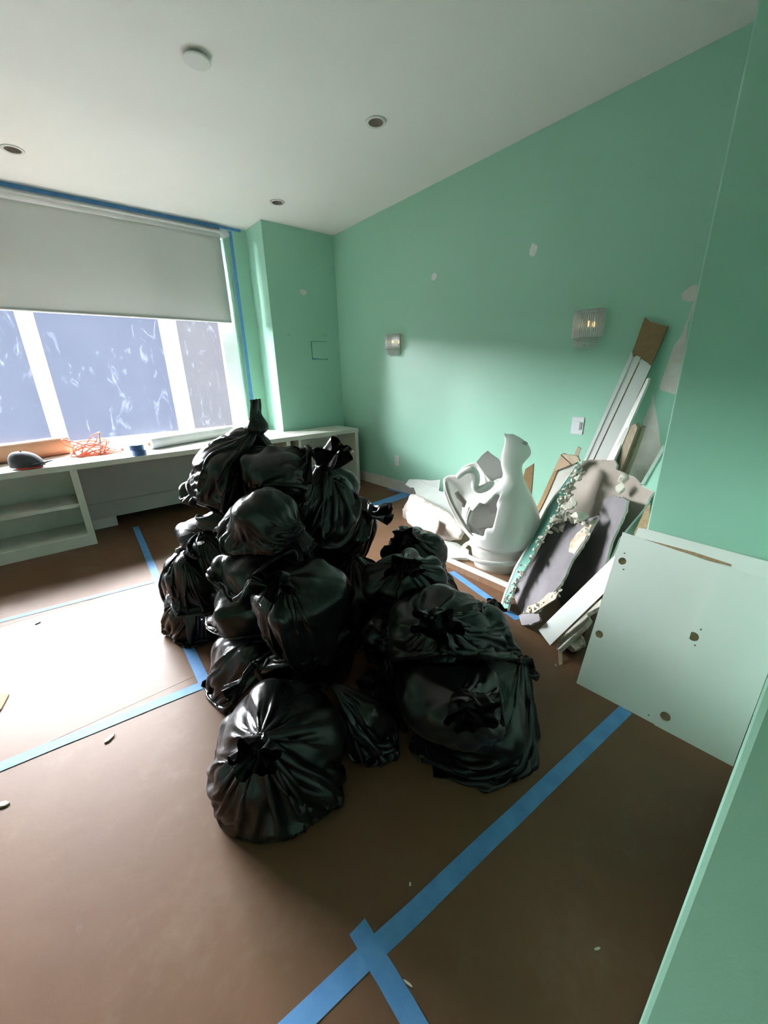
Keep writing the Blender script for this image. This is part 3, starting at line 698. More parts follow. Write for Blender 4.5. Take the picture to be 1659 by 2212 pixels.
o = mesh('brim', V, F, M_CAP, t, True); s = o.modifiers.new('thick', 'SOLIDIFY'); s.thickness = .004
V, F = tube([c+BD*(.116*math.cos(a))+BS*(.091*math.sin(a))+Vector((0, 0, .012)) for a in [-1.75+.12*i for i in range(14)]], .0085, 8); tag(mesh('sweatband', V, F, mat('red_lining', (.42, .05, .05), .8), t, True), 'red lining strip')
V, F = lathe([(.0, 0), (.007, .001), (.006, .005), (.0, .007)], 12, c+BD*(-.02)+Vector((0, 0, .134)), cap=False); mesh('button', V, F, M_CAP, crn, True)
# extension cord
M_CORD = mat('orange_cord', (.62, .16, .07), .45); cc = on_z(190, 988, ZT); cc = Vector((cc.x-.01, cc.y+.10, ZT))
t = thing('extension_cord', 'tangled orange extension cord heaped on the bench', 'cord', cc)
rs = random.Random(12); P = []
for lp in range(12):
    r1, r2 = rs.uniform(.09, .15), rs.uniform(.05, .11); ox, oy = rs.uniform(-.04, .07), rs.uniform(-.05, .05); th = rs.uniform(-.5, .5); hz = rs.uniform(0, .09) if lp < 9 else .0; ti = rs.uniform(.02, .12) if lp < 9 else 0
    if lp >= 9: ox += .12; r1 *= .9
    for k in range(16):
        a = 2*math.pi*k/16; x = r1*math.cos(a); y = r2*math.sin(a)
        P.append(cc+Vector((ox+x*math.cos(th)-y*math.sin(th), oy*.7+x*math.sin(th)*.7+y*math.cos(th)*.8, max(.0065, .007+hz*1.1+ti*math.sin(a+lp)*.8+.012*rs.random()))))
cu = []
for i in range(len(P)-1):
    p0, p1, p2, p3 = P[max(i-1, 0)], P[i], P[i+1], P[min(i+2, len(P)-1)]
    for k in range(3):
        s = k/3; cu.append(.5*((2*p1)+(p2-p0)*s+(2*p0-5*p1+4*p2-p3)*s*s+(3*p1-p0-3*p2+p3)*s**3))
for q in cu: q.z = max(q.z, ZT+.0062)
V, F = tube(cu, .0055, 7); mesh('cable', V, F, M_CORD, t, True)
e = cu[-1]; V, F = lathe([(.006, 0), (.013, .008), (.014, .035), (.011, .04)], 12, e+Vector((0, 0, .008)), (.9, -.35, 0)); mesh('plug', V, F, M_CORD, t, True)
a, b = on_z(214, 969, ZT), on_z(288, 957, ZT)
V, F = tube([a+Vector((0, 0, .005)), b+Vector((0, 0, .005))], .004, 8); tag(mesh('thin_rod', V, F, M_RAD, loc=(a+b)/2), 'thin grey rod lying on the bench behind the tape rolls', 'rod')
# ================================================================== RUBBLE
def mkplane(refs):
    q = []
    for px, py, k, val in refs: q.append(on_x(px, py, val) if k == 'x' else on_z(px, py, val) if k == 'z' else on_y(px, py, val))
    n = (q[1]-q[0]).cross(q[2]-q[0]).normalized()
    if n.dot(Vector((0, 0, H))-q[0]) < 0: n = -n
    return q[0], n
def ragged(L, n, step, amp, seed, edges=None):
    out = []; N = len(L)
    for i in range(N):
        a, b = L[i], L[(i+1) % N]; d = b-a; k = max(1, int(d.length/step)); s = Vector(n).cross(d).normalized() if d.length > 1e-6 else Vector()
        for j in range(k):
            p = a+d*(j/k)
            if amp and (edges is None or i in edges): p = p+s*(amp*(mnoise.noise((i*7.3+j*.9, seed*3.7, 1.1))+.6*mnoise.noise((i*3.1+j*2.7, seed*1.3, 5.)))) 
            out.append(p)
    return out
def slab(name, label, refs, outline, t, mface, medge=None, amp=0., seed=1, parent=None, cat='drywall', edges=None, step=.02, holes=None, off=0., group=None, clipy=None):
    p, n = mkplane(refs) if isinstance(refs, list) else refs
    p = p+n*off
    L = [on_plane(px, py, p, n) for px, py in outline]
    if clipy is not None:
        C_ = []
        for i in range(len(L)):
            a, b = L[i], L[(i+1) % len(L)]
            if a.y >= clipy: C_.append(a)
            if (a.y >= clipy) != (b.y >= clipy): C_.append(a.lerp(b, (clipy-a.y)/(b.y-a.y)))
        L = C_
    if amp: L = ragged(L, n, step, amp, seed, edges)
    Hs = []
    for hx, hy, r in (holes or []): Hs.append(circle(on_plane(hx, hy, p, n), r, 20, n))
    v, f = prism([L]+Hs, n, t)
    if parent: o = mesh(name, v, f, mface, parent)
    else:
        c = min(v, key=lambda q: q.z); o = mesh(name, v, f, mface, loc=c); tag(o, label, cat, group)
    if parent and label: tag(o, label)
    o.data.materials.append(medge or mface)
    for pl in o.data.polygons: pl.material_index = 0 if len(pl.vertices) == 3 else 1
    o['_pl'] = 0; del o['_pl']
    return fix_normals(o)
M_GREYP = mat('grey_drywall_paper', (.17, .155, .165), .85, (.22, .20, .21), 7, bump=.1, bscale=40)
M_TANP = mat('tan_drywall_paper', (.33, .28, .24), .85, (.38, .33, .28), 5, bump=.1, bscale=40)
M_CREAM = mat('broken_plaster', (.56, .55, .45), .9, (.72, .70, .61), 18, bump=.5, bscale=45)
M_RAWB = mat('raw_brown_fibreboard', (.27, .17, .075), .85, (.31, .20, .095), 30, bump=.1, bscale=90)
M_WOODL = mat('pale_wood', (.50, .42, .31), .7, (.42, .33, .22), 9, stretch=(6, 1, 1))
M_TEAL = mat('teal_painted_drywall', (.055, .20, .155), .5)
M_LINER = mat('light_grey_paint', (.66, .69, .66), .5, (.70, .72, .69), 6)
M_PORC = mat('porcelain', (.78, .79, .75), .12, (.81, .82, .78), 3, spec=.6)
M_PORCIN = mat('unglazed_porcelain', (.42, .37, .32), .55, (.36, .315, .27), 6)
M_DOOR = mat('white_door_melamine', (.76, .80, .75), .45, (.78, .82, .77), 3)
M_CHIP = mat('chipboard_brown', (.30, .20, .11), .8, (.38, .27, .15), 60)
# tall door casing leaning on the sconce wall
cr = [(1392, 684, 'x', 3.075), (1443, 706, 'x', 3.075), (1215, 1190, 'z', 0.)]
cp = mkplane(cr)
t = thing('door_casing', 'tall white door casing with a raw brown top end leaning on the green wall', 'door casing', on_plane(1215, 1190, *cp))
slab('raw_board', None, cp, [(1393, 685), (1403, 694), (1420, 699), (1443, 705), (1406, 792), (1315, 995), (1252, 1140), (1203, 1140), (1266, 991), (1363, 768)], .014, M_RAWB, parent=t)
slab('painted_face', None, cp, [(1367, 772), (1376, 768), (1384, 772), (1281, 993), (1220, 1135), (1207, 1135), (1268, 991)], .006, M_LINER, parent=t, off=.006)
slab('painted_face', None, cp, [(1386, 775), (1372, 789), (1382, 781), (1391, 779), (1399, 784), (1406, 791), (1316, 994), (1254, 1135), (1222, 1135), (1284, 993)], .006, M_LINER, parent=t, off=.0045)
slab('edge_bead', None, cp, [(1365, 757), (1367, 772), (1268, 991), (1207, 1135), (1200, 1135), (1262, 991)], .022, M_LINER, parent=t, off=.012)
slab('moulding_strip', 'narrow white moulding strip leaning beside the tall door casing', [(1398, 815, 'x', 2.95), (1402, 816, 'x', 2.93), (1225, 1195, 'z', 0)], [(1397, 818), (1402, 816), (1399, 828), (1330, 985), (1258, 1140), (1243, 1140), (1310, 995)], .012, M_WHITE, cat='moulding')
# green-faced drywall offcut and stud pieces
slab('drywall_offcut', 'green painted drywall offcut with a white broken edge behind the protruding wall', [(1431, 964, 'x', 2.55), (1384, 1046, 'x', 2.35), (1415, 1062, 'x', 2.30)], [(1434, 962), (1431, 978), (1386, 1048), (1413, 1063), (1470, 1085), (1490, 960)], .012, M_GREEN, M_SPACK, cat='drywall')
slab('white_edge_strip', 'white plaster edge strip standing in front of the green drywall offcut', [(1431, 964, 'x', 2.53), (1384, 1046, 'x', 2.33), (1392, 1050, 'x', 2.33)], [(1433, 960), (1433, 974), (1391, 1046), (1383, 1046)], .006, M_SPACK, cat='plaster strip')
sp = mkplane([(1359, 922, 'x', 2.85), (1376, 917, 'x', 2.83), (1290, 1190, 'z', 0)])
t = thing('wood_stud', 'pair of nailed pale wood studs leaning between casing and torn wall', 'wood stud', on_plane(1290, 1190, *sp))
slab('stud', None, sp, [(1352, 925), (1361, 920), (1338, 975), (1285, 1110), (1270, 1110), (1310, 1000)], .025, M_OFFW, parent=t)
slab('stud', None, sp, [(1362, 920), (1373, 915), (1377, 924), (1352, 990), (1302, 1110), (1286, 1110), (1340, 975)], .035, M_WOODL, parent=t, off=-.004)
slab('stud', None, sp, [(1378, 922), (1387, 925), (1366, 985), (1318, 1110), (1303, 1110), (1353, 990)], .04, M_WOODL, parent=t, off=-.03)
# big tan-backed sheet
slab('drywall_sheet', 'large tan-backed drywall sheet leaning behind the grey drywall pieces', [(1258, 995, 'x', 2.72), (1413, 1061, 'x', 2.30), (1215, 1290, 'z', 0.)],
     [(1258, 995), (1290, 993), (1326, 994), (1333, 1004), (1330, 1013), (1352, 1023), (1368, 1029), (1384, 1046), (1413, 1061), (1404, 1073), (1390, 1099), (1368, 1125), (1352, 1145), (1337, 1164), (1290, 1270), (1190, 1270), (1227, 1079), (1250, 1023)], .0125, M_TANP, M_SPACK, amp=.006, seed=3, step=.03)
# pale box board with brown edge behind the glass sheet
bp_ = mkplane([(1212, 982, 'x', 2.62), (1247, 986, 'x', 2.58), (1170, 1180, 'z', 0)])
t = thing('pale_board', 'pale cabinet side board with brown broken edge beside the porcelain', 'board', on_plane(1170, 1180, *bp_))
slab('pale_face', None, bp_, [(1212, 984), (1247, 987), (1240, 1020), (1225, 1040), (1160, 1160), (1128, 1160), (1170, 1078)], .018, mat('pale_board', (.50, .50, .44), .7), M_CHIP, parent=t)
slab('brown_edge', None, bp_, [(1212, 981), (1219, 983), (1178, 1078), (1136, 1160), (1126, 1160), (1167, 1080)], .024, M_RAWB, parent=t, off=.006)
slab('torn_flap', 'torn brown paper flap', bp_, [(1211, 983), (1233, 1004), (1197, 1018)], .008, mat('torn_brown_paper', (.42, .30, .20), .9), parent=t, off=.014)
slab('top_lip', None, bp_, [(1212, 981), (1246, 985), (1252, 996), (1236, 1003)], .01, M_WOODL, parent=t, off=.01, amp=.003, step=.01)
slab('wood_splinter', 'thin wooden splinter sticking up behind the pale cabinet board', [(1249, 965, 'x', 2.75), (1254, 968, 'x', 2.75), (1200, 1190, 'z', 0)], [(1248, 965), (1255, 969), (1244, 996), (1200, 1130), (1192, 1130), (1236, 992)], .008, M_WOODL, cat='splinter')
slab('brown_wedge', 'brown wooden wedge standing behind the broken toilet neck', [(1150, 1002, 'x', 2.75), (1135, 1012, 'x', 2.75), (1140, 1170, 'z', 0)], [(1152, 1002), (1135, 1013), (1120, 1070), (1118, 1140), (1140, 1140), (1149, 1046)], .02, M_RAWB, cat='wood piece')
# grey drywall pieces
slab('drywall_piece', 'grey-backed drywall piece leaning behind another one, ragged plaster along its edge', [(1325, 1068, 'x', 2.35), (1355, 1081, 'x', 2.22), (1222, 1330, 'z', 0)],
     [(1305, 1078), (1325, 1068), (1355, 1081), (1351, 1103), (1340, 1129), (1320, 1173), (1309, 1214), (1285, 1262), (1215, 1322), (1190, 1310), (1210, 1264), (1231, 1220), (1266, 1166), (1292, 1112)], .0125, M_GREYP, M_CREAM, amp=.008, seed=5)
dp = mkplane([(1294, 1116, 'x', 2.20), (1190, 1129, 'x', 2.42), (1130, 1346, 'z', 0)])
t = thing('drywall_piece', 'front grey-backed drywall piece with torn brown paper down its side', 'drywall', on_plane(1130, 1344, *dp))
slab('board', None, dp, [(1190, 1129), (1210, 1127), (1233, 1125), (1262, 1122), (1294, 1114), (1281, 1134), (1266, 1166), (1233, 1216), (1212, 1262), (1199, 1275), (1181, 1298), (1164, 1318), (1140, 1344), (1112, 1344), (1104, 1329), (1099, 1296), (1123, 1235), (1151, 1188), (1173, 1144)], .0125, M_GREYP, M_CREAM, amp=.008, seed=8, parent=t)
slab('torn_paper', 'torn brown paper patch', dp, [(1288, 1121), (1278, 1136), (1262, 1166), (1241, 1196), (1228, 1192), (1232, 1172), (1246, 1152), (1262, 1138)], .003, mat('torn_tan_paper', (.46, .33, .23), .9, (.64, .58, .48), 20), amp=.004, seed=4, step=.012, parent=t, off=.0025)
slab('torn_paper', 'torn plaster flap at the foot', dp, [(1207, 1278), (1200, 1294), (1180, 1306), (1152, 1324), (1136, 1322), (1140, 1310), (1165, 1300), (1186, 1280)], .006, mat('torn_tan_paper2', (.46, .36, .26), .9, (.66, .60, .5), 20), amp=.006, seed=6, step=.012, parent=t, off=.006)
slab('foot_scrap', 'crumpled grey paper at the foot', dp, [(1164, 1326), (1166, 1340), (1146, 1350), (1118, 1350), (1108, 1340), (1125, 1326)], .012, mat('grey_scrap', (.30, .28, .29), .9), amp=.006, seed=7, step=.015, parent=t, off=.010)
# ragged crumbs along an edge
def crumbs(name, label, parent, plane, line, n, size, seed, m=M_CREAM, off=.004, spread=.014):
    p, nn = plane; rs = random.Random(seed); parts = []
    pts = [on_plane(px, py, p+nn*off, nn) for px, py in line]
    seg = [(pts[i+1]-pts[i]).length for i in range(len(pts)-1)]; tot = sum(seg)
    for k in range(n):
        s = rs.random()*tot; i = 0
        while i < len(seg)-1 and s > seg[i]: s -= seg[i]; i += 1
        c = pts[i].lerp(pts[i+1], min(1, s/seg[i])) + Vector((rs.gauss(0, 1), rs.gauss(0, 1), rs.gauss(0, 1)))*spread*.5
        q = Matrix.Rotation(rs.uniform(0, 6.28), 3, Vector((rs.gauss(0, 1), rs.gauss(0, 1), rs.gauss(0, 1))).normalized())
        sz = size*rs.uniform(.5, 1.5); loop = []
        for a in range(7): ang = a/7*6.28; rr = sz*rs.uniform(.5, 1.15); loop.append(Vector((rr*math.cos(ang), rr*.6*math.sin(ang), rs.uniform(-.2, .2)*sz)))
        V = [c+q@(w+Vector((0, 0, sz*.22))) for w in loop]+[c+q@(w*.85-Vector((0, 0, sz*.22))) for w in loop]
        F = [tuple(range(7)), tuple(range(7, 14))[::-1]]+[(a, a+7, (a+1) % 7+7, (a+1) % 7) for a in range(7)]
        parts.append((V, F))
    V, F = join(parts); o = mesh(name, V, F, m, parent)
    if label: tag(o, label)
    o['kind'] = 'stuff'
    return fix_normals(o)
crumbs('plaster_crumbs', None, t, dp, [(1200, 1150), (1215, 1120), (1245, 1125), (1265, 1135), (1255, 1160), (1240, 1175)], 34, .022, 3, spread=.045, off=.02)
crumbs('plaster_crumbs', None, t, dp, [(1208, 1270), (1190, 1296), (1160, 1312), (1138, 1320)], 22, .014, 4, spread=.02)
# glass-like teal sheet seen edge on with crumbling plaster
gp = mkplane([(1249, 999, 'x', 2.52), (1256, 1010, 'x', 2.46), (1088, 1316, 'z', 0)])
t = thing('teal_drywall_edge', 'narrow teal painted drywall strip with crumbling plaster edge leaning beside the porcelain', 'drywall', on_plane(1088, 1316, *gp))
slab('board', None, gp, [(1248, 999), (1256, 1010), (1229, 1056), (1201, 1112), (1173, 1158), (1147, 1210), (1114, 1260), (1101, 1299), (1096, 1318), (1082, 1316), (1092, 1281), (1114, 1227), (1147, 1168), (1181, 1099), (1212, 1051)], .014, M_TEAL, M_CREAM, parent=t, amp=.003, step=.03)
slab('paper_edge', None, gp, [(1248, 1001), (1212, 1053), (1181, 1101), (1147, 1170), (1114, 1229), (1092, 1283), (1082, 1316), (1079, 1313), (1089, 1281), (1111, 1226), (1144, 1167), (1179, 1098), (1210, 1049)], .016, mat('pale_paper_edge', (.52, .56, .50), .7), parent=t, off=.003)
crumbs('plaster_crumbs', None, t, gp, [(1252, 1005), (1232, 1040), (1226, 1062), (1205, 1110), (1190, 1135), (1172, 1160), (1147, 1205), (1112, 1262), (1098, 1300), (1090, 1316)], 120, .015, 9, spread=.02, off=.006)
crumbs('plaster_crumbs', None, t, gp, [(1246, 1015), (1240, 1040), (1222, 1062), (1214, 1085)], 40, .022, 10, spread=.03, off=.014)
# loose plaster lumps
def lump(name, label, p, r, sc, seed, m=M_CREAM, cat='plaster chunk', group=None, rot=0., sub=3):
    bm = bmesh.new(); bmesh.ops.create_icosphere(bm, subdivisions=sub, radius=1.)
    rs = random.Random(seed); cuts = [(Vector((rs.gauss(0, 1), rs.gauss(0, 1), rs.gauss(0, 1))).normalized(), rs.uniform(.45, .8)) for _ in range(9)]
    for v in bm.verts:
        q = v.co.copy()
        for n, d in cuts:
            k = q.dot(n)
            if k > d: q -= n*(k-d)
        q *= 1+.10*mnoise.noise(q*2.6+Vector((seed, 0, 0)))
        v.co = Matrix.Rotation(rot, 3, 'Z') @ Vector((q.x*sc[0], q.y*sc[1], q.z*sc[2]))*r
    me = bpy.data.meshes.new(name); bm.to_mesh(me); bm.free(); me.materials.append(m)
    zmin = min(v.co.z for v in me.vertices)
    for v in me.vertices: v.co.z -= zmin
    o = bpy.data.objects.new(name, me); link(o); o.location = p; tag(o, label, cat, group); return o
def lumpx(px, py, X, r, sc, seed, label, rot=0.):
    p = on_x(px, py, X); p.z -= r*sc[2]*.6; return lump('plaster_chunk', label, p, r, sc, seed, rot=rot)
lumpx(1347, 1037, 2.44, .055, (.5, 1.0, .62), 2, 'triangular white plaster chunk on the large tan drywall sheet')
lumpx(1340, 1060, 2.34, .040, (.5, .8, 1.0), 4, 'small white plaster chunk on the tip of the grey drywall piece')
lumpx(1226, 1098, 2.28, .060, (.7, .8, .5), 6, 'brownish plaster chunk wedged behind the front drywall piece', .4)
lumpx(1250, 1118, 2.16, .050, (.6, 1.1, .6), 7, 'flaky plaster chunk hanging over the front drywall piece', .8)
lumpx(1240, 1086, 2.26, .065, (.4, 1.2, .35), 11, 'long flat plaster flake above the front drywall piece', 2.2)
lumpx(1200, 1125, 2.22, .045, (.8, .8, .7), 8, 'plaster chunk between teal strip and front drywall piece')
p = on_z(1247, 1428, 0); lump('plaster_chunk', 'square plaster lump on the floor beside the white doors', (p.x+.04, p.y+.05, 0), .062, (.9, 1, 1.05), 21, M_CREAM)
p = on_z(1222, 1395, 0); lump('plaster_chunk', 'crumbled plaster lump on the floor under the white strip board', (p.x+.10, p.y+.08, 0), .05, (1.1, 1, .8), 22, M_CREAM)
p = on_z(1258, 1390, 0); lump('plaster_chunk', 'tan plaster lump behind the square lump by the doors', (p.x+.06, p.y+.06, 0), .07, (1, 1, 1.1), 23, M_CREAM)
# white strip board and slats below it
wp = mkplane([(1333, 1195, 'x', 1.88), (1175, 1380, 'z', .02), (1306, 1278, 'x', 1.80)])
slab('strip_board', 'white melamine strip board lying slanted in front of the grey drywall', wp, [(1329, 1199), (1163, 1361), (1188, 1394), (1306, 1280), (1316, 1262)], .016, M_DOOR, M_CHIP, cat='board')
sl = mkplane([(1300, 1290, 'x', 1.95), (1200, 1400, 'z', .0), (1270, 1330, 'x', 1.85)])
slab('torn_slat', 'torn drywall slat under the white strip board', sl, [(1300, 1290), (1262, 1318), (1215, 1368), (1192, 1398), (1208, 1402), (1262, 1352), (1272, 1338), (1268, 1325), (1296, 1310)], .02, mat('dusty_drywall', (.36, .35, .29), .9, (.48, .47, .40), 14), M_CREAM, amp=.006, seed=12)
slab('wood_sliver', 'short pale wood sliver standing on the floor by the plaster lumps', [(1207, 1400, 'z', .03), (1214, 1400, 'z', .03), (1210, 1437, 'z', 0)], [(1206, 1398), (1214, 1398), (1215, 1434), (1208, 1437)], .006, M_WOODL, cat='wood sliver')
# brown board in the gap, board behind doors, cabinet doors
slab('brown_board_offcut', 'brown board edge in the gap between wall corner and doors', [(1392, 1092, 'x', 2.2), (1402, 1092, 'x', 2.2), (1375, 1200, 'x', 2.02)], [(1404, 1086), (1394, 1100), (1370, 1150), (1362, 1200), (1400, 1200)], .012, M_CHIP, cat='board')
bb = mkplane([(1379, 1140, 'x', 1.935), (1600, 1197, 'x', 1.935), (1310, 1480, 'z', .0)])
slab('white_board', 'white board leaning on the wall behind the two drilled doors', bb, [(1379, 1140), (1397, 1143), (1659, 1213), (1800, 1250), (1800, 1690), (1600, 1620), (1300, 1440), (1370, 1160)], .016, M_DOOR, M_CHIP, cat='board', clipy=.012)
dl = mkplane([(1356, 1163, 'x', 1.895), (1659, 1266, 'x', 1.895), (1246, 1476, 'z', 0)])
HL = [(1344, 1212, .0165), (1294, 1370, .0165), (1347, 1230, .0032), (1349, 1195, .0032), (1401, 1545, .0032)]; HR = [(1498, 1375, .0175), (1437, 1548, .0175), (1514, 1360, .0032), (1501, 1394, .0032)]
def door(label, outline, holes, off, seed):
    p, n = dl; L = [on_plane(px, py, p+n*off, n) for px, py in outline]; c = min(L, key=lambda q: q.z)
    t = thing('drilled_board', label, 'cabinet door', c)
    pan = slab('panel', None, dl, outline, .012, M_DOOR, M_DOOR, parent=t, off=off, holes=holes, clipy=.012)
    slab('back_layer', None, dl, outline, .006, M_CHIP, M_DOOR, parent=t, off=off-.0118, clipy=.012)
    return t, pan
(dt, pan1) = door('white cabinet door with two round hinge holes leaning beside the plaster lumps', [(1342, 1158), (1547, 1228), (1524, 1290), (1478, 1400), (1409, 1576), (1244, 1478)], HL, 0., 1)
(dt2, pan2) = door('white cabinet door with round hinge holes leaning, partly behind the entry wall edge', [(1547, 1228), (1700, 1280), (1760, 1300), (1700, 1768), (1574, 1684), (1408, 1586), (1409, 1576), (1478, 1400), (1524, 1290)], HR, .0035, 2)
slab('top_edge', 'white top edge', dl, [(1345, 1149), (1460, 1188), (1548, 1217), (1547, 1229), (1450, 1197), (1342, 1160)], .018, M_DOOR, parent=dt, off=.0015, amp=.0015, step=.03)
slab('top_edge', 'white top edge', dl, [(1548, 1217), (1659, 1252), (1766, 1288), (1762, 1302), (1659, 1267), (1547, 1229)], .018, M_DOOR, parent=dt2, off=.005, clipy=.012)
slab('chip_line', 'brown chipped line', bb, [(1384, 1163), (1430, 1174), (1500, 1193), (1580, 1219), (1578, 1223), (1498, 1203), (1430, 1183)], .003, M_CHIP, parent=bpy.data.objects['white_board'], off=.002)
# board lying flat under the porcelain
t = thing('flat_board', 'brown wooden board with a white lip lying flat under the broken porcelain', 'board', (2.4, 1.6, 0))
box('board', 2.005, 2.75, 1.22, 2.10, 0, .05, mat('brown_board', (.22, .12, .065), .6, (.26, .15, .085), 6, stretch=(1, 8, 1)), t, .003)
box('white_lip', 2.0, 2.045, 1.21, 2.10, .05, .066, M_OFFW, t, .003)
# ---- broken porcelain
def project(p):
    q = Vector(p)-Vector((0, 0, H)); z = q.dot(FWD); return CX+F_PX*q.dot(RIGHT)/z, CY-F_PX*q.dot(UP)/z
def inpoly(x, y, P):
    c = False; j = len(P)-1
    for i in range(len(P)):
        if (P[i][1] > y) != (P[j][1] > y) and x < (P[j][0]-P[i][0])*(y-P[i][1])/(P[j][1]-P[i][1])+P[i][0]: c = not c
        j = i
    return c
def tidy(o, t, sub=0):
    if sub: s = o.modifiers.new('smooth', 'SUBSURF'); s.levels = sub; s.render_levels = sub
    s = o.modifiers.new('thick', 'SOLIDIFY'); s.thickness = t; s.offset = -1
    return o
T0 = on_z(1066, 1240, .055); TN = Vector((-T0.x, -T0.y, 0)).normalized(); T0 = T0-TN*.15; TS = Vector((TN.y*-1, TN.x, 0))
if TS.dot(RIGHT) < 0: TS = -TS
tp = (T0, TN)
def at(px, py, dep=0.):
    p = on_plane(px, py, T0+TN*dep, TN); return p
rows = [(937, 1087, 1108, .25), (944, 1090, 1122, .25), (955, 1091, 1139, .28), (967, 1088, 1146, .30), (980, 1083, 1149, .32), (992, 1082, 1138, .36), (1002, 1082, 1128, .42), (1015, 1084, 1127, .5), (1030, 1089, 1131, .6), (1045, 1074, 1138, .7), (1060, 1052, 1146, .8),
        (1080, 1030, 1156, .85), (1100, 1016, 1164, .9), (1120, 1007, 1169, .9), (1140, 1005, 1170, .9), (1158, 1010, 1163, .9), (1172, 1018, 1148, .9)]
NU = 56; V = []; F = []
for py, xl, xr, k in rows:
    a, b = at(xl, py), at(xr, py); c = (a+b)/2; r = (b-a).length/2
    for i in range(NU):
        ph = 2*math.pi*i/NU; V.append(c+TS*(r*math.cos(ph))+TN*(r*k*math.sin(ph)))
HOLE = [(1003, 1130), (1007, 1104), (1040, 1090), (1065, 1074), (1078, 1068), (1080, 1098), (1068, 1127), (1042, 1153), (1020, 1160)]
NECKH = [(1087, 930), (1070, 985), (1075, 1008), (1083, 985)]
for j in range(len(rows)-1):
    for i in range(NU):
        a = j*NU+i; b = j*NU+(i+1) % NU; q = (a, b, b+NU, a+NU)
        cc_ = sum((V[k] for k in q), Vector())/4; ax = sum((V[j*NU+k] for k in range(NU)), Vector())/NU
        front = (cc_-ax).dot(TN) > -.005
        x, y = project(cc_)
        if front and inpoly(x, y, HOLE): continue
        if (not front) and j < 9: continue            # the neck is an open broken shell
        if front and j == 0 and i % 5 == 0: continue
        F.append(q)
tb = thing('broken_toilet', 'large broken white toilet with a torn neck lying on the flat board', 'toilet', Vector((T0.x, T0.y, .05)))
tidy(mesh('shell', V, F, M_PORC, tb, True), .012, 1)
base_rows = [(1160, 1014, 1152, .88), (1172, 1018, 1140, .85), (1176, 1012, 1142, .85), (1181, 1018, 1138, .85), (1200, 1020, 1130, .85), (1216, 1024, 1124, .85), (1226, 1026, 1120, .85), (1236, 1028, 1118, .85)]
V = []; F = []
for py, xl, xr, k in base_rows:
    a, b = at(xl, py), at(xr, py); c = (a+b)/2; r = (b-a).length/2
    for i in range(NU): ph = 2*math.pi*i/NU; V.append(c+TS*(r*math.cos(ph))+TN*(r*k*math.sin(ph)))
zmin = min(v.z for v in V)
for v in V[-NU:]: v.z = .05
for j in range(len(base_rows)-1):
    for i in range(NU): a = j*NU+i; b = j*NU+(i+1) % NU; F.append((a, b, b+NU, a+NU))
tidy(mesh('foot', V, F, mat('foot_porcelain', (.66, .64, .59), .3, (.72, .70, .65), 5), tb, True), .01)  # foot and base ring in a slightly darker, duller porcelain than the shell


a, b = at(997, 1190), at(1143, 1190); c = (a+b)/2; r = (b-a).length/2
V, F = [], []
for k in range(64):
    ph = 2*math.pi*k/64; d = TS*math.cos(ph)+TN*(.92*math.sin(ph))
    for q in range(10):
        an = 2*math.pi*q/10; V.append(c+d*(r-.012+.014*math.cos(an))+Vector((0, 0, .017*math.sin(an)-.004)))
F = [(k*10+q, k*10+(q+1) % 10, ((k+1) % 64)*10+(q+1) % 10, ((k+1) % 64)*10+q) for k in range(64) for q in range(10)]
fix_normals(mesh('base_ring', V, F, bpy.data.materials['foot_porcelain'], tb, True))
cpt = at(1133, 957, .035); V, F = tube([cpt-TS*.014+Vector((0, 0, .006)), cpt+TS*.016-Vector((0, 0, .006))], .010, 10); tag(mesh('metal_clip', V, F, mat('steel_clip', (.45, .46, .48), .3, metal=1), tb, True), 'small steel clip')
def shell(name, label, refs, outline, bulge, m, t=.01, parent=None, step=.022, cat='porcelain shard', rim=None, fn=None):
    p, n = refs if isinstance(refs, tuple) else mkplane(refs)
    from mathutils.geometry import delaunay_2d_cdt
    L = [on_plane(px, py, p, n) for px, py in outline]; L = ragged(L, n, step, .003, len(outline))
    u = (L[len(L)//3]-L[0]).normalized(); w = n.cross(u)
    P2 = [((q-p).dot(u), (q-p).dot(w)) for q in L]
    xs = [q[0] for q in P2]; ys = [q[1] for q in P2]; pts = [Vector(q).to_2d() if False else Vector((q[0], q[1])) for q in P2]
    nb = len(pts); x = min(xs)
    def edist(a, b):
        d = 1e9
        for i in range(nb):
            ax_, ay = P2[i]; bx, by = P2[(i+1) % nb]; dx, dy = bx-ax_, by-ay; l = dx*dx+dy*dy+1e-12; s = max(0, min(1, ((a-ax_)*dx+(b-ay)*dy)/l))
            d = min(d, math.hypot(a-ax_-s*dx, b-ay-s*dy))
        return d
    while x < max(xs):
        y = min(ys)
        while y < max(ys):
            if inpoly(x, y, P2) and edist(x, y) > step*.45: pts.append(Vector((x+random.uniform(-1, 1)*step*.1, y)))
            y += step
        x += step
    res = delaunay_2d_cdt(pts, [(i, (i+1) % nb) for i in range(nb)], [list(range(nb))], 1, 1e-5)
    mx = max(edist(q.x, q.y) for q in pts[nb:]) if len(pts) > nb else 1
    V = []
    for q in res[0]:
        d = edist(q.x, q.y)/mx; k = (1-(1-min(1, d))**2)*bulge
        if fn: k += fn(q.x, q.y)
        V.append(p+u*q.x+w*q.y+n*k)
    F = [tuple(f_) for f_ in res[2]]
    F2 = []
    for f_ in F:
        if (V[f_[1]]-V[f_[0]]).cross(V[f_[2]]-V[f_[0]]).dot(n) < 0: f_ = f_[::-1]
        F2.append(f_)
    if parent: o = mesh(name, V, F2, m, parent, True)
    else: o = mesh(name, V, F2, m, None, True, loc=min(V, key=lambda q: q.z)); tag(o, label, cat)
    s = o.modifiers.new('thick', 'SOLIDIFY'); s.thickness = t; s.offset = -1; return o
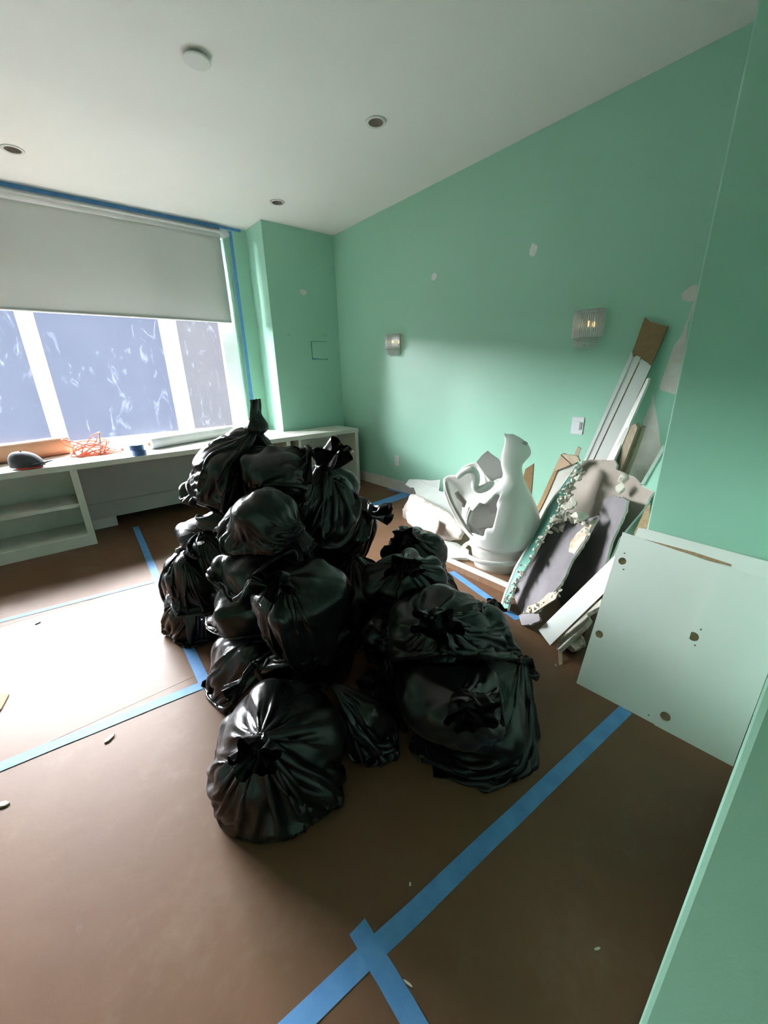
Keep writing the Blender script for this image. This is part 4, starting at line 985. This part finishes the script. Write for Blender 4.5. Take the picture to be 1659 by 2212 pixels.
bw = (T0+TN*.10, (TN+TS*-.35+Vector((0, 0, .25))).normalized())
shell('bowl', None, bw, [(958, 1035), (969, 1029), (983, 1029), (1003, 1008), (1030, 998), (1040, 1016), (1061, 1043), (1099, 1027), (1086, 1046), (1065, 1064), (1030, 1096), (1010, 1094), (1006, 1105), (1003, 1121), (1018, 1136), (1040, 1153), (1034, 1166), (1018, 1164), (991, 1133), (971, 1094), (960, 1063)], -.075, M_PORC, .012, tb)
pp = [at(*q, .12) for q in ((985, 1034), (1000, 1020), (1018, 1012), (1029, 1022), (1028, 1042), (1024, 1052), (1034, 1060), (1050, 1054), (1068, 1040))]
V, F = tube(pp, [.020, .026, .030, .030, .028, .028, .030, .030, .022], 12); o = mesh('trapway', V, F, M_PORC, tb, True); s = o.modifiers.new('smooth', 'SUBSURF'); s.levels = 1; s.render_levels = 2
rimp = [at(*q, .135) for q in ((962, 1036), (966, 1060), (978, 1090), (995, 1120), (1012, 1148), (1030, 1163), (1041, 1153))]
V, F = tube(rimp, [.018, .016, .014, .013, .012, .012, .008], 10); o = mesh('bowl_rim', V, F, mat('broken_rim', (.50, .46, .40), .4, (.58, .55, .49), 15), tb, True); s = o.modifiers.new('smooth', 'SUBSURF'); s.levels = 1; s.render_levels = 1
pp = [at(*q, .13) for q in ((985, 1062), (992, 1072), (1003, 1085), (1001, 1095))]
V, F = tube(pp, [.014, .02, .018, .01], 9); mesh('broken_lug', V, F, M_PORCIN, tb, True)
slab('tank_shard', 'flat pinkish white porcelain shard standing behind the toilet bowl', (T0+TN*-.10, TN), [(1029, 998), (1040, 984), (1053, 974), (1061, 981), (1077, 992), (1100, 1025), (1105, 1100), (1060, 1110), (1045, 1020)], .014, mat('porcelain_pink', (.60, .58, .57), .25), cat='porcelain shard', amp=.002)
slab('porcelain_shard', 'flat grey porcelain slab propped against the bare wall strip', [(884, 1035, 'x', 2.92), (951, 1037, 'x', 2.98), (955, 1110, 'x', 2.50)], [(884, 1035), (913, 1036), (930, 1038), (951, 1037), (948, 1060), (959, 1063), (985, 1095), (985, 1135), (958, 1130), (924, 1082), (899, 1067), (894, 1053), (887, 1053), (876, 1046)], .016, mat('grey_porcelain', (.52, .54, .51), .3, (.47, .49, .46), 8), cat='porcelain shard', amp=.002)
slab('porcelain_shard', 'small grey porcelain triangle in front of the flat slab', [(907, 1036, 'x', 2.90), (951, 1036, 'x', 2.94), (947, 1061, 'x', 2.82)], [(907, 1036), (930, 1038), (951, 1036), (948, 1060), (928, 1050)], .012, bpy.data.materials['grey_porcelain'], cat='porcelain shard')
shell('porcelain_bowl_half', 'curved broken porcelain half, unglazed side out, next to the bags', [(887, 1068, 'x', 2.62), (980, 1114, 'x', 2.28), (955, 1168, 'z', .06)],
      [(887, 1068), (897, 1067), (913, 1074), (927, 1084), (958, 1100), (980, 1114), (1003, 1151), (996, 1166), (955, 1169), (938, 1156), (895, 1150), (874, 1130), (870, 1100), (880, 1085)], .06, M_PORCIN, .014, fn=lambda a, b: .010*math.sin(a*38)*math.cos(b*30))
slab('porcelain_plate', 'pale flaky porcelain plate stuck on the curved porcelain half', [(880, 1104, 'x', 2.40), (945, 1123, 'x', 2.20), (930, 1152, 'x', 2.12)], [(876, 1106), (888, 1100), (912, 1104), (930, 1113), (948, 1124), (946, 1136), (940, 1152), (925, 1146), (895, 1140), (880, 1128)], .012, mat('pale_porcelain', (.52, .48, .43), .4), cat='porcelain shard', amp=.003, seed=31)
slab('white_trim_piece', 'dirty white trim piece lying on the flat board behind the bags', [(955, 1168, 'z', .085), (1010, 1185, 'z', .085), (980, 1205, 'z', .076)], [(950, 1166), (985, 1172), (1012, 1188), (1012, 1205), (975, 1205), (950, 1190)], .02, M_OFFW, cat='trim', amp=.003)
# ---- chips and scraps on the floor
M_CHIPW = mat('plaster_chip', (.72, .68, .60), .8)
def chip(px, py, L, W, ang, label, m=M_CHIPW, h=.006):
    p = on_z(px, py, 0); d = Vector((math.cos(ang), math.sin(ang), 0)); s = Vector((-d.y, d.x, 0))
    lo = [p+d*(L*a)+s*(W*b)+Vector((0, 0, h)) for a, b in ((-.5, -.1), (-.2, -.5), (.3, -.35), (.5, .1), (.15, .5), (-.3, .35))]
    v, f = prism([lo], (0, 0, 1), h); o = fix_normals(mesh('plaster_chip', v, f, m, loc=p)); return tag(o, label, 'chip', 'chips on the paper')
chip(237, 1596, .045, .018, .5, 'cream plaster chip on the paper below the cross tape line')
chip(4, 1739, .05, .02, -.6, 'white plaster chip on the paper beside the long cross tape')
chip(886, 1911, .008, .006, .5, 'tiny white speck beside the diagonal tape')
chip(881, 2125, .026, .005, 1.9, 'thin white splinter near the crossing tape strip', h=.003)
chip(1290, 2050, .018, .005, 2.6, 'thin white splinter on the bare brown paper by the entry wall', h=.003)
chip(82, 1347, .028, .008, .4, 'small dark sliver beside the tape line nearest the shelf unit', mat('dark_sliver', (.05, .06, .10), .5))
chip(1200, 1438, .014, .006, .6, 'white crumb beside the wood sliver')
chip(1130, 1322, .03, .012, 1.0, 'curled plaster shaving at the foot of the teal strip')
p = on_z(0, 1520, 0); v, f = prism([[on_z(-20, 1500, .006), on_z(19, 1499, .006), on_z(3, 1530, .006), on_z(-25, 1560, .006)]], (0, 0, 1), .004)
tag(fix_normals(mesh('cardboard_scrap', v, f, mat('cardboard', (.42, .26, .15), .8), loc=p)), 'brown cardboard scrap lying on the paper', 'cardboard')
